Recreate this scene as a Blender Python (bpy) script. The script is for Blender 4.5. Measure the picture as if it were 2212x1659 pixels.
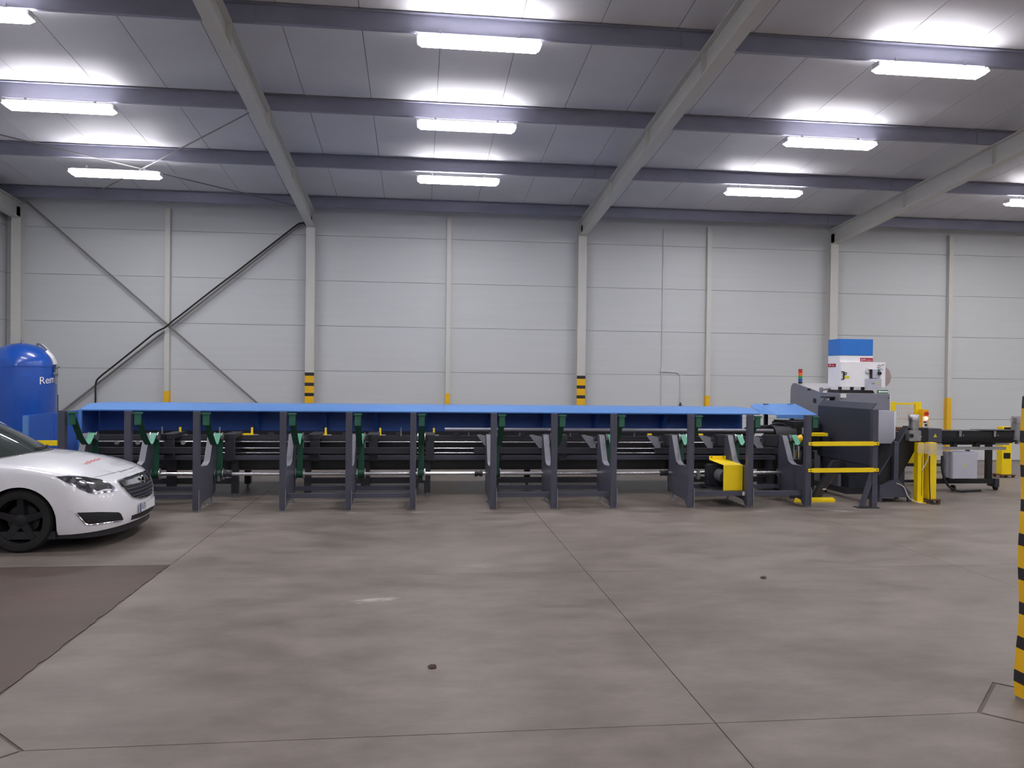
import bpy, bmesh, math, random
from mathutils import Vector, Matrix
from mathutils.bvhtree import BVHTree
from mathutils.geometry import delaunay_2d_cdt

for o in list(bpy.data.objects):
    bpy.data.objects.remove(o, do_unlink=True)
S = bpy.context.scene
COL = S.collection
random.seed(7)
PI = math.pi

# ------------------------------------------------------------------ camera
CF, CYAW, CPIT, CROLL, CH = 1737.31, 0.1160, -0.0094, -0.0115, 1.914   # focal length in px of 2212x1659
def cam_axes():
    fwd = Vector((math.sin(CYAW)*math.cos(CPIT), math.cos(CYAW)*math.cos(CPIT), math.sin(CPIT)))
    right = Vector((math.cos(CYAW), -math.sin(CYAW), 0))
    up = right.cross(fwd)
    r2 = right*math.cos(CROLL) - up*math.sin(CROLL)
    u2 = right*math.sin(CROLL) + up*math.cos(CROLL)
    return r2, u2, fwd
_r, _u, _f = cam_axes()
cd = bpy.data.cameras.new('camera')
cam = bpy.data.objects.new('camera', cd); COL.objects.link(cam)
cd.sensor_width = 36.0; cd.sensor_fit = 'HORIZONTAL'; cd.lens = CF/2212*36
cd.clip_start = 0.05; cd.clip_end = 200
cam.matrix_world = Matrix(((_r.x,_u.x,-_f.x,0),(_r.y,_u.y,-_f.y,0),(_r.z,_u.z,-_f.z,CH),(0,0,0,1)))
S.camera = cam
def pix_ray(px, py):
    return (_r*((px-1106)/CF) - _u*((py-829.5)/CF) + _f)

# ------------------------------------------------------------------ world, exposure (the hall is closed; lamps light it)
w = bpy.data.worlds.new('world'); S.world = w; w.use_nodes = True
w.node_tree.nodes['Background'].inputs[0].default_value = (0.05, 0.055, 0.07, 1)
w.node_tree.nodes['Background'].inputs[1].default_value = 0.3
S.view_settings.view_transform = 'Standard'; S.view_settings.look = 'None'
S.view_settings.gamma = 1.0; S.view_settings.use_curve_mapping = False
S.view_settings.exposure = 0.2
LAMP_STRENGTH = 62.0      # underside of the covers
LAMP_SIDE = 4.6            # the covers' sides glow less
LAMP_COLOR = (1.0, 0.975, 1.0)

# ------------------------------------------------------------------ materials
MATS = {}
def srgb(r, g, b):
    f = lambda c: (c/255)/12.92 if c <= 10 else (((c/255)+0.055)/1.055)**2.4
    return (f(r), f(g), f(b))
def mat(name, rgb, rough=0.5, metal=0.0, var=0.08, scale=6.0, bump=0.0, bscale=60.0, coat=0.0, spec=0.5, stretch=None, rvar=0.08):
    if name in MATS: return MATS[name]
    m = bpy.data.materials.new(name); m.use_nodes = True
    nt = m.node_tree; b = nt.nodes['Principled BSDF']
    c = srgb(*rgb)
    tc = nt.nodes.new('ShaderNodeTexCoord')
    vec = tc.outputs['Object']
    if stretch:
        mp = nt.nodes.new('ShaderNodeMapping'); mp.inputs['Scale'].default_value = stretch
        nt.links.new(vec, mp.inputs['Vector']); vec = mp.outputs['Vector']
    nz = nt.nodes.new('ShaderNodeTexNoise'); nz.inputs['Scale'].default_value = scale; nz.inputs['Detail'].default_value = 5
    nt.links.new(vec, nz.inputs['Vector'])
    rp = nt.nodes.new('ShaderNodeValToRGB')
    rp.color_ramp.elements[0].position = 0.3; rp.color_ramp.elements[1].position = 0.7
    rp.color_ramp.elements[0].color = (c[0]*(1-var), c[1]*(1-var), c[2]*(1-var), 1)
    rp.color_ramp.elements[1].color = (min(1,c[0]*(1+var)), min(1,c[1]*(1+var)), min(1,c[2]*(1+var)), 1)
    nt.links.new(nz.outputs['Fac'], rp.inputs['Fac'])
    nt.links.new(rp.outputs['Color'], b.inputs['Base Color'])
    mr = nt.nodes.new('ShaderNodeMapRange'); mr.inputs['To Min'].default_value = max(0.02, rough-rvar); mr.inputs['To Max'].default_value = min(1, rough+rvar)
    nt.links.new(nz.outputs['Fac'], mr.inputs['Value']); nt.links.new(mr.outputs['Result'], b.inputs['Roughness'])
    b.inputs['Metallic'].default_value = metal
    b.inputs['Specular IOR Level'].default_value = spec
    if coat:
        b.inputs['Coat Weight'].default_value = coat; b.inputs['Coat Roughness'].default_value = 0.03
    if bump:
        n2 = nt.nodes.new('ShaderNodeTexNoise'); n2.inputs['Scale'].default_value = bscale; n2.inputs['Detail'].default_value = 3
        nt.links.new(vec, n2.inputs['Vector'])
        bp = nt.nodes.new('ShaderNodeBump'); bp.inputs['Strength'].default_value = bump; bp.inputs['Distance'].default_value = 0.01
        nt.links.new(n2.outputs['Fac'], bp.inputs['Height']); nt.links.new(bp.outputs['Normal'], b.inputs['Normal'])
    MATS[name] = m
    return m
def emit(name, rgb, strength):
    m = bpy.data.materials.new(name); m.use_nodes = True
    b = m.node_tree.nodes['Principled BSDF']
    b.inputs['Base Color'].default_value = (*rgb, 1)
    b.inputs['Emission Color'].default_value = (*rgb, 1); b.inputs['Emission Strength'].default_value = strength
    nt = m.node_tree
    nz = nt.nodes.new('ShaderNodeTexNoise'); nz.inputs['Scale'].default_value = 3
    mr = nt.nodes.new('ShaderNodeMapRange'); mr.inputs['To Min'].default_value = 0.3; mr.inputs['To Max'].default_value = 0.4
    nt.links.new(nz.outputs['Fac'], mr.inputs['Value']); nt.links.new(mr.outputs['Result'], b.inputs['Roughness'])
    MATS[name] = m
    return m
def glassy(name, rgb, rough=0.05, trans=1.0, alpha=1.0):
    m = bpy.data.materials.new(name); m.use_nodes = True
    b = m.node_tree.nodes['Principled BSDF']
    b.inputs['Base Color'].default_value = (*srgb(*rgb), 1); b.inputs['Roughness'].default_value = rough
    b.inputs['Transmission Weight'].default_value = trans; b.inputs['IOR'].default_value = 1.45
    b.inputs['Alpha'].default_value = alpha
    MATS[name] = m
    return m

mat('wall_panel', (196,199,200), 0.55, var=0.02, scale=1.5, stretch=(0.3,1,8), bump=0.05, bscale=40)
mat('wall_groove', (120,122,125), 0.7)
mat('roof_panel', (205,205,210), 0.55, var=0.05, scale=1.2)
mat('steel_white', (200,199,194), 0.5, var=0.03, scale=3)
mat('purlin', (138,139,156), 0.5, metal=0.2, var=0.10, scale=4, stretch=(0.4,1,1))
mat('stripe_yellow', (232,180,16), 0.5, var=0.05)
mat('stripe_black', (38,34,38), 0.5, var=0.1)
mat('safety_yellow', (252,218,6), 0.42, var=0.04)
mat('frame_grey', (71,72,86), 0.45, var=0.07, scale=5)
mat('frame_dark', (44,44,52), 0.5, var=0.1, scale=5)
mat('near_black', (20,20,24), 0.5, var=0.15)
mat('arm_grey', (128,128,138), 0.45, var=0.05)
mat('hood_blue', (92,140,205), 0.4, var=0.04, scale=2)
mat('panel_blue', (60,104,194), 0.45, var=0.05, scale=2)
mat('tank_blue', (26,78,170), 0.25, var=0.06, scale=3, coat=0.3)
mat('filter_blue', (40,118,205), 0.4, var=0.03)
mat('machine_white', (243,243,246), 0.4, var=0.02)
mat('door_grey', (188,189,202), 0.42, var=0.03)
mat('encl_grey', (128,128,140), 0.5, var=0.04, scale=8)
mat('encl_top', (170,166,170), 0.5, var=0.06, scale=4)
mat('hopper_dark', (48,52,66), 0.55, var=0.08, scale=6)
mat('strap_green', (14,74,54), 0.6, var=0.08, scale=20)
mat('strap_green_lit', (74,148,120), 0.5, var=0.06, scale=20)  # the strap's green with light from above put into the colour
mat('bracket_green', (34,94,72), 0.5, var=0.08)
mat('steel_bright', (200,200,204), 0.25, metal=0.9, var=0.05, scale=20)
mat('steel_tube', (104,104,114), 0.42, metal=0.7, var=0.08, scale=8, stretch=(0.2,4,4))
mat('galv', (150,152,156), 0.4, metal=0.6, var=0.1, scale=15)
mat('alu', (178,178,180), 0.3, metal=0.8, var=0.06, scale=12)
mat('black_plastic', (26,24,30), 0.4, var=0.1)
mat('cable_black', (30,30,34), 0.6, var=0.1)
mat('cable_white', (205,200,195), 0.6, var=0.05)
mat('conduit_white', (205,206,205), 0.5, var=0.03)
mat('brace_grey', (122,120,118), 0.5, var=0.05)
mat('rust', (96,64,48), 0.8, var=0.25, scale=30)
mat('label_red', (168,40,66), 0.5, var=0.03)
mat('label_white', (238,236,238), 0.5, var=0.02)
mat('label_yellow', (214,208,40), 0.5, var=0.05)
mat('sign_green', (20,110,80), 0.5, var=0.04)
mat('red_plastic', (205,44,34), 0.3, var=0.05)
mat('orange_plastic', (240,110,30), 0.3, var=0.05)
mat('green_plastic', (30,150,70), 0.3, var=0.05)
mat('blue_plastic', (40,70,170), 0.3, var=0.05)
mat('duct_beige', (168,152,148), 0.6, var=0.06)
mat('car_paint', (232,232,238), 0.28, var=0.01, scale=3, coat=1.0, rvar=0.02)
mat('car_trim', (34,34,38), 0.45, var=0.1)
mat('tyre', (22,21,22), 0.75, var=0.15, scale=20)
mat('rim', (40,40,45), 0.35, metal=0.4, var=0.1)
mat('chrome', (225,225,230), 0.08, metal=1.0, var=0.02)
mat('lamp_inner', (120,122,128), 0.15, metal=0.9, var=0.35, scale=30)
mat('plate_white', (225,226,230), 0.4, var=0.02)
mat('plate_blue', (60,80,150), 0.4, var=0.02)
mat('plate_ink', (60,62,68), 0.5, var=0.02)
mat('decal_red', (196,120,124), 0.4, var=0.08)
mat('decal_grey', (170,170,178), 0.4, var=0.05)
mat('paper', (232,232,234), 0.6, var=0.02)
mat('leaf', (82,62,54), 0.8, var=0.3, scale=60)
mat('joint_dark', (98,89,80), 0.85, var=0.15, scale=8)
mat('foil', (205,205,208), 0.35, metal=0.3, var=0.15, scale=25)
glassy('car_glass', (58,66,64), 0.04, trans=0.25)
glassy('lens_clear', (235,238,242), 0.02, trans=0.9)
glassy('sheet_clear', (225,222,222), 0.25, trans=0.55, alpha=0.45)
emit('lamp_glow', LAMP_COLOR, LAMP_STRENGTH)
emit('lamp_side_glow', LAMP_COLOR, LAMP_SIDE)
emit('lamp_rim_glow', LAMP_COLOR, LAMP_SIDE*0.3)
emit('indicator_glow', (1.0, 0.35, 0.12), 6.0)

def concrete(name, c1, c2, stain=None):
    m = bpy.data.materials.new(name); m.use_nodes = True; nt = m.node_tree; b = nt.nodes['Principled BSDF']
    L = nt.links; N = nt.nodes.new
    g = N('ShaderNodeNewGeometry')
    mp = N('ShaderNodeMapping'); mp.inputs['Scale'].default_value = (0.55, 1.0, 1.0); L.new(g.outputs['Position'], mp.inputs['Vector'])
    n1 = N('ShaderNodeTexNoise'); n1.inputs['Scale'].default_value = 0.55; n1.inputs['Detail'].default_value = 6; n1.inputs['Roughness'].default_value = 0.62; n1.inputs['Distortion'].default_value = 0.4
    L.new(mp.outputs['Vector'], n1.inputs['Vector'])
    n2 = N('ShaderNodeTexNoise'); n2.inputs['Scale'].default_value = 3.2; n2.inputs['Detail'].default_value = 7; n2.inputs['Roughness'].default_value = 0.65
    L.new(mp.outputs['Vector'], n2.inputs['Vector'])
    n3 = N('ShaderNodeTexNoise'); n3.inputs['Scale'].default_value = 90; n3.inputs['Detail'].default_value = 3
    L.new(g.outputs['Position'], n3.inputs['Vector'])
    a = N('ShaderNodeMath'); a.operation = 'MULTIPLY_ADD'; a.inputs[1].default_value = 0.5; L.new(n2.outputs['Fac'], a.inputs[0])
    h = N('ShaderNodeMath'); h.operation = 'MULTIPLY'; h.inputs[1].default_value = 0.5; L.new(n1.outputs['Fac'], h.inputs[0]); L.new(h.outputs[0], a.inputs[2])
    rp = N('ShaderNodeValToRGB'); rp.color_ramp.elements[0].position = 0.36; rp.color_ramp.elements[1].position = 0.64
    rp.color_ramp.elements[0].color = (*srgb(*c1),1); rp.color_ramp.elements[1].color = (*srgb(*c2),1)
    L.new(a.outputs[0], rp.inputs['Fac'])
    mx = N('ShaderNodeMixRGB'); mx.blend_type = 'MULTIPLY'; mx.inputs['Fac'].default_value = 0.18
    L.new(rp.outputs['Color'], mx.inputs['Color1']); L.new(n3.outputs['Color'], mx.inputs['Color2'])
    out = mx.outputs['Color']
    for (sx, sy, rad, col, amt) in (stain or []):
        cx = N('ShaderNodeVectorMath'); cx.operation = 'SUBTRACT'; cx.inputs[1].default_value = (sx, sy, 0); L.new(g.outputs['Position'], cx.inputs[0])
        sc = N('ShaderNodeVectorMath'); sc.operation = 'MULTIPLY'; sc.inputs[1].default_value = (0.55, 1.0, 0.0); L.new(cx.outputs[0], sc.inputs[0])
        ln = N('ShaderNodeVectorMath'); ln.operation = 'LENGTH'; L.new(sc.outputs[0], ln.inputs[0])
        ad = N('ShaderNodeMath'); ad.operation = 'MULTIPLY_ADD'; ad.inputs[1].default_value = rad*2.2; L.new(n2.outputs['Fac'], ad.inputs[0]); L.new(ln.outputs['Value'], ad.inputs[2])
        mr = N('ShaderNodeMapRange'); mr.inputs['From Min'].default_value = rad*1.45; mr.inputs['From Max'].default_value = rad*0.85
        mr.inputs['To Min'].default_value = 0; mr.inputs['To Max'].default_value = amt; mr.clamp = True
        L.new(ad.outputs[0], mr.inputs['Value'])
        m2 = N('ShaderNodeMixRGB'); m2.inputs['Color2'].default_value = (*srgb(*col),1)
        L.new(mr.outputs['Result'], m2.inputs['Fac']); L.new(out, m2.inputs['Color1']); out = m2.outputs['Color']
    L.new(out, b.inputs['Base Color'])
    mr = N('ShaderNodeMapRange'); mr.inputs['To Min'].default_value = 0.38; mr.inputs['To Max'].default_value = 0.62
    L.new(n2.outputs['Fac'], mr.inputs['Value']); L.new(mr.outputs['Result'], b.inputs['Roughness'])
    b.inputs['Specular IOR Level'].default_value = 0.35
    bp = N('ShaderNodeBump'); bp.inputs['Strength'].default_value = 0.12; bp.inputs['Distance'].default_value = 0.004
    L.new(n3.outputs['Fac'], bp.inputs['Height']); L.new(bp.outputs['Normal'], b.inputs['Normal'])
    MATS[name] = m
    return m
concrete('concrete', (99,90,83), (141,131,124), [(-0.37,6.92,0.34,(222,219,216),0.8),(0.05,6.45,0.05,(215,212,210),0.4),(-1.35,4.9,0.5,(176,168,162),0.22),(3.55,4.2,0.5,(176,168,160),0.3),
    (2.2,5.25,0.3,(120,110,104),0.5),(2.9,5.2,0.3,(118,108,102),0.45),(0.6,8.1,0.4,(176,168,160),0.4),(6.2,11.1,0.35,(196,192,188),0.5),(5.0,11.15,0.2,(200,196,192),0.5),(0.0,11.3,0.15,(205,200,196),0.5),(-0.9,11.3,0.15,(205,200,196),0.5),(2.05,11.35,0.15,(205,200,196),0.5)])
concrete('concrete_brown', (70,56,48), (93,76,66), [(-3.2,7.2,0.9,(104,70,58),0.4)])

# ------------------------------------------------------------------ mesh helpers
class MB:
    def __init__(s): s.v = []; s.f = []
    def add(s, vs, fs):
        n = len(s.v); s.v += [tuple(p) for p in vs]; s.f += [tuple(i+n for i in f) for f in fs]; return s
    def box(s, x0, x1, y0, y1, z0, z1):
        vs = [(x,y,z) for z in (z0,z1) for y in (y0,y1) for x in (x0,x1)]
        return s.add(vs, [(0,2,3,1),(4,5,7,6),(0,1,5,4),(2,6,7,3),(0,4,6,2),(1,3,7,5)])
    def prism(s, pts, axis, a, b):
        """2-D polygon extruded along axis: x -> pts (y,z); y -> pts (x,z); z -> pts (x,y)"""
        def P(p, t):
            return {'x': (t,p[0],p[1]), 'y': (p[0],t,p[1]), 'z': (p[0],p[1],t)}[axis]
        n = len(pts)
        vs = [P(p,a) for p in pts] + [P(p,b) for p in pts]
        fs = [tuple(range(n))[::-1], tuple(range(n,2*n))] + [(i,(i+1)%n,n+(i+1)%n,n+i) for i in range(n)]
        return s.add(vs, fs)
    def cyl(s, p0, p1, r, n=16, r1=None):
        p0 = Vector(p0); p1 = Vector(p1); r1 = r if r1 is None else r1
        d = (p1-p0).normalized(); a = d.orthogonal().normalized(); b = d.cross(a)
        vs = []
        for p, rr in ((p0,r),(p1,r1)):
            vs += [p + a*(rr*math.cos(2*PI*i/n)) + b*(rr*math.sin(2*PI*i/n)) for i in range(n)]
        fs = [tuple(range(n))[::-1], tuple(range(n,2*n))] + [(i,(i+1)%n,n+(i+1)%n,n+i) for i in range(n)]
        return s.add(vs, fs)
    def tube(s, pts, r, n=8):
        pts = [Vector(p) for p in pts]; rings = []
        t0 = (pts[1]-pts[0]).normalized(); a = t0.orthogonal().normalized()
        for i, p in enumerate(pts):
            t = (pts[min(i+1,len(pts)-1)] - pts[max(i-1,0)]).normalized()
            a = (a - t*a.dot(t)).normalized(); b = t.cross(a)
            rings.append([p + a*(r*math.cos(2*PI*k/n)) + b*(r*math.sin(2*PI*k/n)) for k in range(n)])
        vs = [v for g in rings for v in g]; m = len(pts)
        fs = [(i*n+k, i*n+(k+1)%n, (i+1)*n+(k+1)%n, (i+1)*n+k) for i in range(m-1) for k in range(n)]
        fs += [tuple(range(n))[::-1], tuple(range((m-1)*n, m*n))]
        return s.add(vs, fs)
    def lathe(s, prof, c, axis='z', n=32, caps=True):
        """prof: list of (r, h) along axis from c"""
        c = Vector(c); vs = []
        for r, h in prof:
            for k in range(n):
                u, v = r*math.cos(2*PI*k/n), r*math.sin(2*PI*k/n)
                vs.append(c + {'z': Vector((u,v,h)), 'y': Vector((u,h,v)), 'x': Vector((h,u,v))}[axis])
        m = len(prof)
        fs = [(i*n+k, i*n+(k+1)%n, (i+1)*n+(k+1)%n, (i+1)*n+k) for i in range(m-1) for k in range(n)]
        if caps and prof[0][0] > 1e-6: fs.append(tuple(range(n))[::-1])
        if caps and prof[-1][0] > 1e-6: fs.append(tuple(range((m-1)*n, m*n)))
        return s.add(vs, fs)
    def strip(s, pts, axis_vec, w, th):
        """a band of width w along axis_vec following pts (thickness th)"""
        A = Vector(axis_vec).normalized(); pts = [Vector(p) for p in pts]; vs = []
        for i, p in enumerate(pts):
            t = (pts[min(i+1,len(pts)-1)] - pts[max(i-1,0)]).normalized(); nn = t.cross(A).normalized()
            vs += [p - A*w/2, p + A*w/2, p + A*w/2 + nn*th, p - A*w/2 + nn*th]
        m = len(pts); fs = []
        for i in range(m-1):
            for k in range(4): fs.append((i*4+k, i*4+(k+1)%4, (i+1)*4+(k+1)%4, (i+1)*4+k))
        fs += [(0,1,2,3)[::-1], tuple(range((m-1)*4, m*4))]
        return s.add(vs, fs)

ORI = {}
def mesh_of(mb, name, m, off=(0,0,0), smooth=False, bevel=0.0):
    me = bpy.data.meshes.new(name)
    o = Vector(off)
    me.from_pydata([tuple(Vector(v)-o) for v in mb.v], [], mb.f)
    bm = bmesh.new(); bm.from_mesh(me)
    bmesh.ops.remove_doubles(bm, verts=bm.verts, dist=1e-6)
    bmesh.ops.recalc_face_normals(bm, faces=bm.faces)
    if bevel:
        ed = [e for e in bm.edges if len(e.link_faces) == 2 and e.calc_face_angle(0) > 0.6]
        bmesh.ops.bevel(bm, geom=ed, offset=bevel, segments=2, affect='EDGES', clamp_overlap=True)
    bm.to_mesh(me); bm.free()
    if smooth:
        for p in me.polygons: p.use_smooth = True
        me.set_sharp_from_angle(angle=math.radians(38))
    me.materials.append(MATS[m] if isinstance(m, str) else m)
    return me
def part(name, mb, m, parent, smooth=False, bevel=0.0):
    off = ORI[parent.name]
    o = bpy.data.objects.new(name, mesh_of(mb, name, m, off, smooth, bevel)); COL.objects.link(o)
    o.parent = parent; ORI[o.name] = off
    return o
def tag(o, label=None, cat=None, group=None, kind=None):
    if label: o['label'] = label
    if cat: o['category'] = cat
    if group: o['group'] = group
    if kind: o['kind'] = kind
    return o
def thing(name, label, cat, loc=(0,0,0), group=None, kind=None):
    o = bpy.data.objects.new(name, None); COL.objects.link(o); o.location = loc; o.empty_display_size = 0.1
    ORI[o.name] = Vector(loc)
    return tag(o, label, cat, group, kind)
def solo(name, mb, m, label=None, cat=None, group=None, kind=None, loc=None, smooth=False, bevel=0.0):
    if loc is None:
        xs = [v[0] for v in mb.v]; ys = [v[1] for v in mb.v]; zs = [v[2] for v in mb.v]
        loc = ((min(xs)+max(xs))/2, (min(ys)+max(ys))/2, min(zs))
    o = bpy.data.objects.new(name, mesh_of(mb, name, m, loc, smooth, bevel)); COL.objects.link(o)
    o.location = loc; ORI[o.name] = Vector(loc)
    return tag(o, label, cat, group, kind)
def inst(name, me, parent, at):
    """place shared mesh data (modelled about the origin) at world point `at` as a part"""
    o = bpy.data.objects.new(name, me); COL.objects.link(o); o.parent = parent
    o.location = Vector(at) - ORI[parent.name]; ORI[o.name] = Vector(at)
    return o
def subinst(name, me, parent):
    o = bpy.data.objects.new(name, me); COL.objects.link(o); o.parent = parent; ORI[o.name] = ORI[parent.name]; return o
def text_mb(txt, size, depth=0.001):
    cu = bpy.data.curves.new('txt', 'FONT'); cu.body = txt; cu.size = size; cu.extrude = depth; cu.align_x = 'CENTER'; cu.align_y = 'CENTER'; cu.resolution_u = 3
    ob = bpy.data.objects.new('txt', cu); COL.objects.link(ob)
    dg = bpy.context.evaluated_depsgraph_get()
    me = bpy.data.meshes.new_from_object(ob.evaluated_get(dg))
    mb = MB(); mb.v = [tuple(v.co) for v in me.vertices]; mb.f = [tuple(p.vertices) for p in me.polygons]
    bpy.data.objects.remove(ob, do_unlink=True); bpy.data.curves.remove(cu); bpy.data.meshes.remove(me)
    return mb
def map_mb(mb, fn):
    r = MB(); r.v = [tuple(fn(Vector(v))) for v in mb.v]; r.f = list(mb.f); return r

# ------------------------------------------------------------------ key dimensions
X1 = -2.35                                  # first inner frame line; frames every 6 m
FRX = [X1-6, X1, X1+6, X1+12, X1+18]        # portal frame lines
YC = 17.85                                  # front face of wall columns
YW = 18.05                                  # wall face
XL, XR, YFW = -8.62, 21.9, -9.4             # left wall, right wall, wall behind the camera
RIDGE = 4.32; SL = 0.088
def roofz(c, y):
    yy = y if y >= RIDGE else 2*RIDGE - y
    return c + SL*(YC-yy)
C_LAMP, C_PUR, C_ROOF = 5.36, 5.46, 5.68
PM = 0.99

# ------------------------------------------------------------------ floor
fl = solo('floor', MB().box(XL-0.3, XR+0.3, YFW-0.3, YW+0.3, -0.25, -0.006), 'joint_dark', 'grey concrete hall floor of large slabs with saw-cut joints', kind='structure')
g = 0.004
jx = [XL, -6.5, -2.43, 1.66, 5.57, 9.65, 13.7, 17.8, XR]
jy = [YFW, -6.2, -2.7, 0.8, 4.29, 7.76, 11.22, 14.7, YW]
def slab(poly, m='concrete', nm='floor_slab'):
    part(nm, MB().prism(poly, 'z', -0.006, 0.0), m, fl)
D = 0.42
diam = [(-2.38,4.29),(3.66,4.29)]
for i in range(len(jx)-1):
    for j in range(len(jy)-1):
        gx = lambda v: 0.002 if v in (5.57,9.65) else g
        gy = lambda v: 0.0018 if v in (7.76,11.22) else g
        x0, x1, y0, y1 = jx[i]+gx(jx[i]), jx[i+1]-gx(jx[i+1]), jy[j]+gy(jy[j]), jy[j+1]-gy(jy[j+1])
        if jx[i+1] == -2.43 and y0 > 4 and y1 < 8:
            rg = [(x1-abs(0.012*math.sin(k*2.3)+0.010*math.sin(k*5.1)), y0+D+0.05+(y1+0.57-y0-D-0.05)*k/40) for k in range(41)]
            slab([(x0,y0),(x1-D-0.05,y0)]+rg+[(x0,y1+0.57)], 'concrete_brown', 'brown_floor_slab'); continue
        if jx[i+1] == -2.43 and 7.7 < y0 < 8: y0 += 0.57
        p = [(x0,y0),(x1,y0),(x1,y1),(x0,y1)]
        if jx[i] == -2.43 and jy[j] == 4.29: p = [(x0+D+0.05,y0),(x1,y0),(x1,y1),(x0,y1),(x0,y0+D+0.05)]
        if jx[i] == -2.43 and jy[j+1] == 4.29: p = [(x0,y0),(x1,y0),(x1,y1),(x0+D+0.05,y1),(x0,y1-D-0.05)]
        if jx[i+1] == -2.43 and jy[j+1] == 4.29: p = [(x0,y0),(x1,y0),(x1,y1-D-0.05),(x1-D-0.05,y1),(x0,y1)]
        if jx[i] == 1.66 and jy[j] == 4.29: p = [(x0,y0),(3.66-D-0.01,y0),(3.66,y0+D+0.01),(3.66+D+0.01,y0),(x1,y0),(x1,y1),(x0,y1)]
        if jx[i] == 1.66 and jy[j+1] == 4.29: p = [(x0,y0),(x1,y0),(x1,y1),(3.66+D+0.01,y1),(3.66,y1-D-0.01),(3.66-D-0.01,y1),(x0,y1)]
        slab(p)
for (dx, dy) in diam:
    r = D-0.02
    slab([(dx-r,dy),(dx,dy-r),(dx+r,dy),(dx,dy+r)], nm='floor_slab')

# ------------------------------------------------------------------ walls
def panel_wall(name, label, along, fixed, a0, a1, top, sgn, splits, ztop_fn=None):
    """sandwich panel wall: base slab plus horizontal panels 0.99 m high between splits; sgn = room side (+/-1 along the fixed axis)"""
    def bx(u0,u1,d0,d1,z0,z1):
        d0, d1 = sorted((d0,d1))
        return MB().box(u0,u1,d0,d1,z0,z1) if along == 'x' else MB().box(d0,d1,u0,u1,z0,z1)
    wl = solo(name, bx(a0,a1,fixed-sgn*0.012,fixed-sgn*0.2,0.0,top), 'wall_groove', label, kind='structure')
    zs = [0.01+PM*k for k in range(8)]
    for k in range(len(zs)-1):
        z0, z1 = zs[k]+0.004, min(zs[k+1]-0.004, top)
        if z0 >= top: break
        for u0, u1 in zip(splits[:-1], splits[1:]):
            part('wall_panel', bx(u0+0.003,u1-0.003,fixed,fixed-sgn*0.012,z0,z1), 'wall_panel', wl)
    return wl
wb = panel_wall('wall_back', 'light grey back wall of horizontal sandwich panels behind the long machine', 'x', YW, XL-0.2, XR+0.2, roofz(C_ROOF,YW)+0.1, -1, [XL]+[x for x in FRX if x > XL+0.5]+[XR])
panel_wall('wall_left', 'light grey end wall of horizontal panels beside the blue tank', 'y', XL, YFW, YW, 6.9, 1, [YFW,-4.8,-0.2,RIDGE,8.8,13.4,YW])
solo('wall_right', MB().box(XR,XR+0.2,YFW,YW,0,6.95), 'wall_panel', 'plain light grey end wall far to the right', kind='structure')
solo('wall_front', MB().box(XL,XR,YFW-0.2,YFW,0,5.8), 'wall_panel', 'plain light grey long wall behind the photographer', kind='structure')

# ------------------------------------------------------------------ ceiling of roof panels
def slope_poly(c, th, ya, yb):
    return [(ya, roofz(c,ya)), (yb, roofz(c,yb)), (yb, roofz(c,yb)+th), (ya, roofz(c,ya)+th)]
cb = MB()
cb.prism(slope_poly(C_ROOF+0.012, 0.15, YW+0.2, RIDGE), 'x', XL-0.2, XR+0.2)
cb.prism(slope_poly(C_ROOF+0.012, 0.15, RIDGE, YFW-0.2), 'x', XL-0.2, XR+0.2)
ce = solo('ceiling', cb, 'wall_groove', 'grey sloping roof of metal panels above the hall', kind='structure')
pxs = [XL-0.1] + [0.24+k for k in range(-8, 22) if XL+0.3 < 0.24+k < XR-0.3] + [XR+0.1]
for a, b in zip(pxs[:-1], pxs[1:]):
    part('roof_panel', MB().prism(slope_poly(C_ROOF, 0.012, YW, RIDGE+0.01), 'x', a+0.0045, b-0.0045), 'roof_panel', ce)
    part('roof_panel', MB().prism(slope_poly(C_ROOF, 0.012, RIDGE-0.01, YFW), 'x', a+0.0045, b-0.0045), 'roof_panel', ce)

# ------------------------------------------------------------------ portal frames: columns, rafters
def column(x, label, striped=True):
    t = thing('steel_column', label, 'column', (x, YC, 0), group='white columns along the back wall')
    top = roofz(5.10, YC)
    part('front_flange', MB().box(x-0.095,x+0.095,YC,YC+0.014,0,top+0.02), 'steel_white', t)
    part('web', MB().box(x-0.006,x+0.006,YC+0.014,YW-0.016,0,top+0.25), 'steel_white', t)
    part('back_flange', MB().box(x-0.095,x+0.095,YW-0.016,YW-0.002,0,top+0.25), 'steel_white', t)
    if striped:
        z = 1.95; k = 0
        while z > 0.02:
            dz = 0.072 if k % 2 == 0 else 0.15
            part('black_stripe' if k % 2 == 0 else 'yellow_stripe', MB().box(x-0.0975,x+0.0975,YC-0.002,YC+0.0165,max(0.0,z-dz),z), 'stripe_black' if k % 2 == 0 else 'stripe_yellow', t)
            z -= dz; k += 1
    return t
column(FRX[0], 'white steel corner column behind the blue pressure tank')
column(FRX[1], 'white striped column at the upper end of the black cable')
column(FRX[2], 'white striped column between the two plain middle wall posts')
column(FRX[3], 'white steel column standing behind the blue-topped filter unit')
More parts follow.
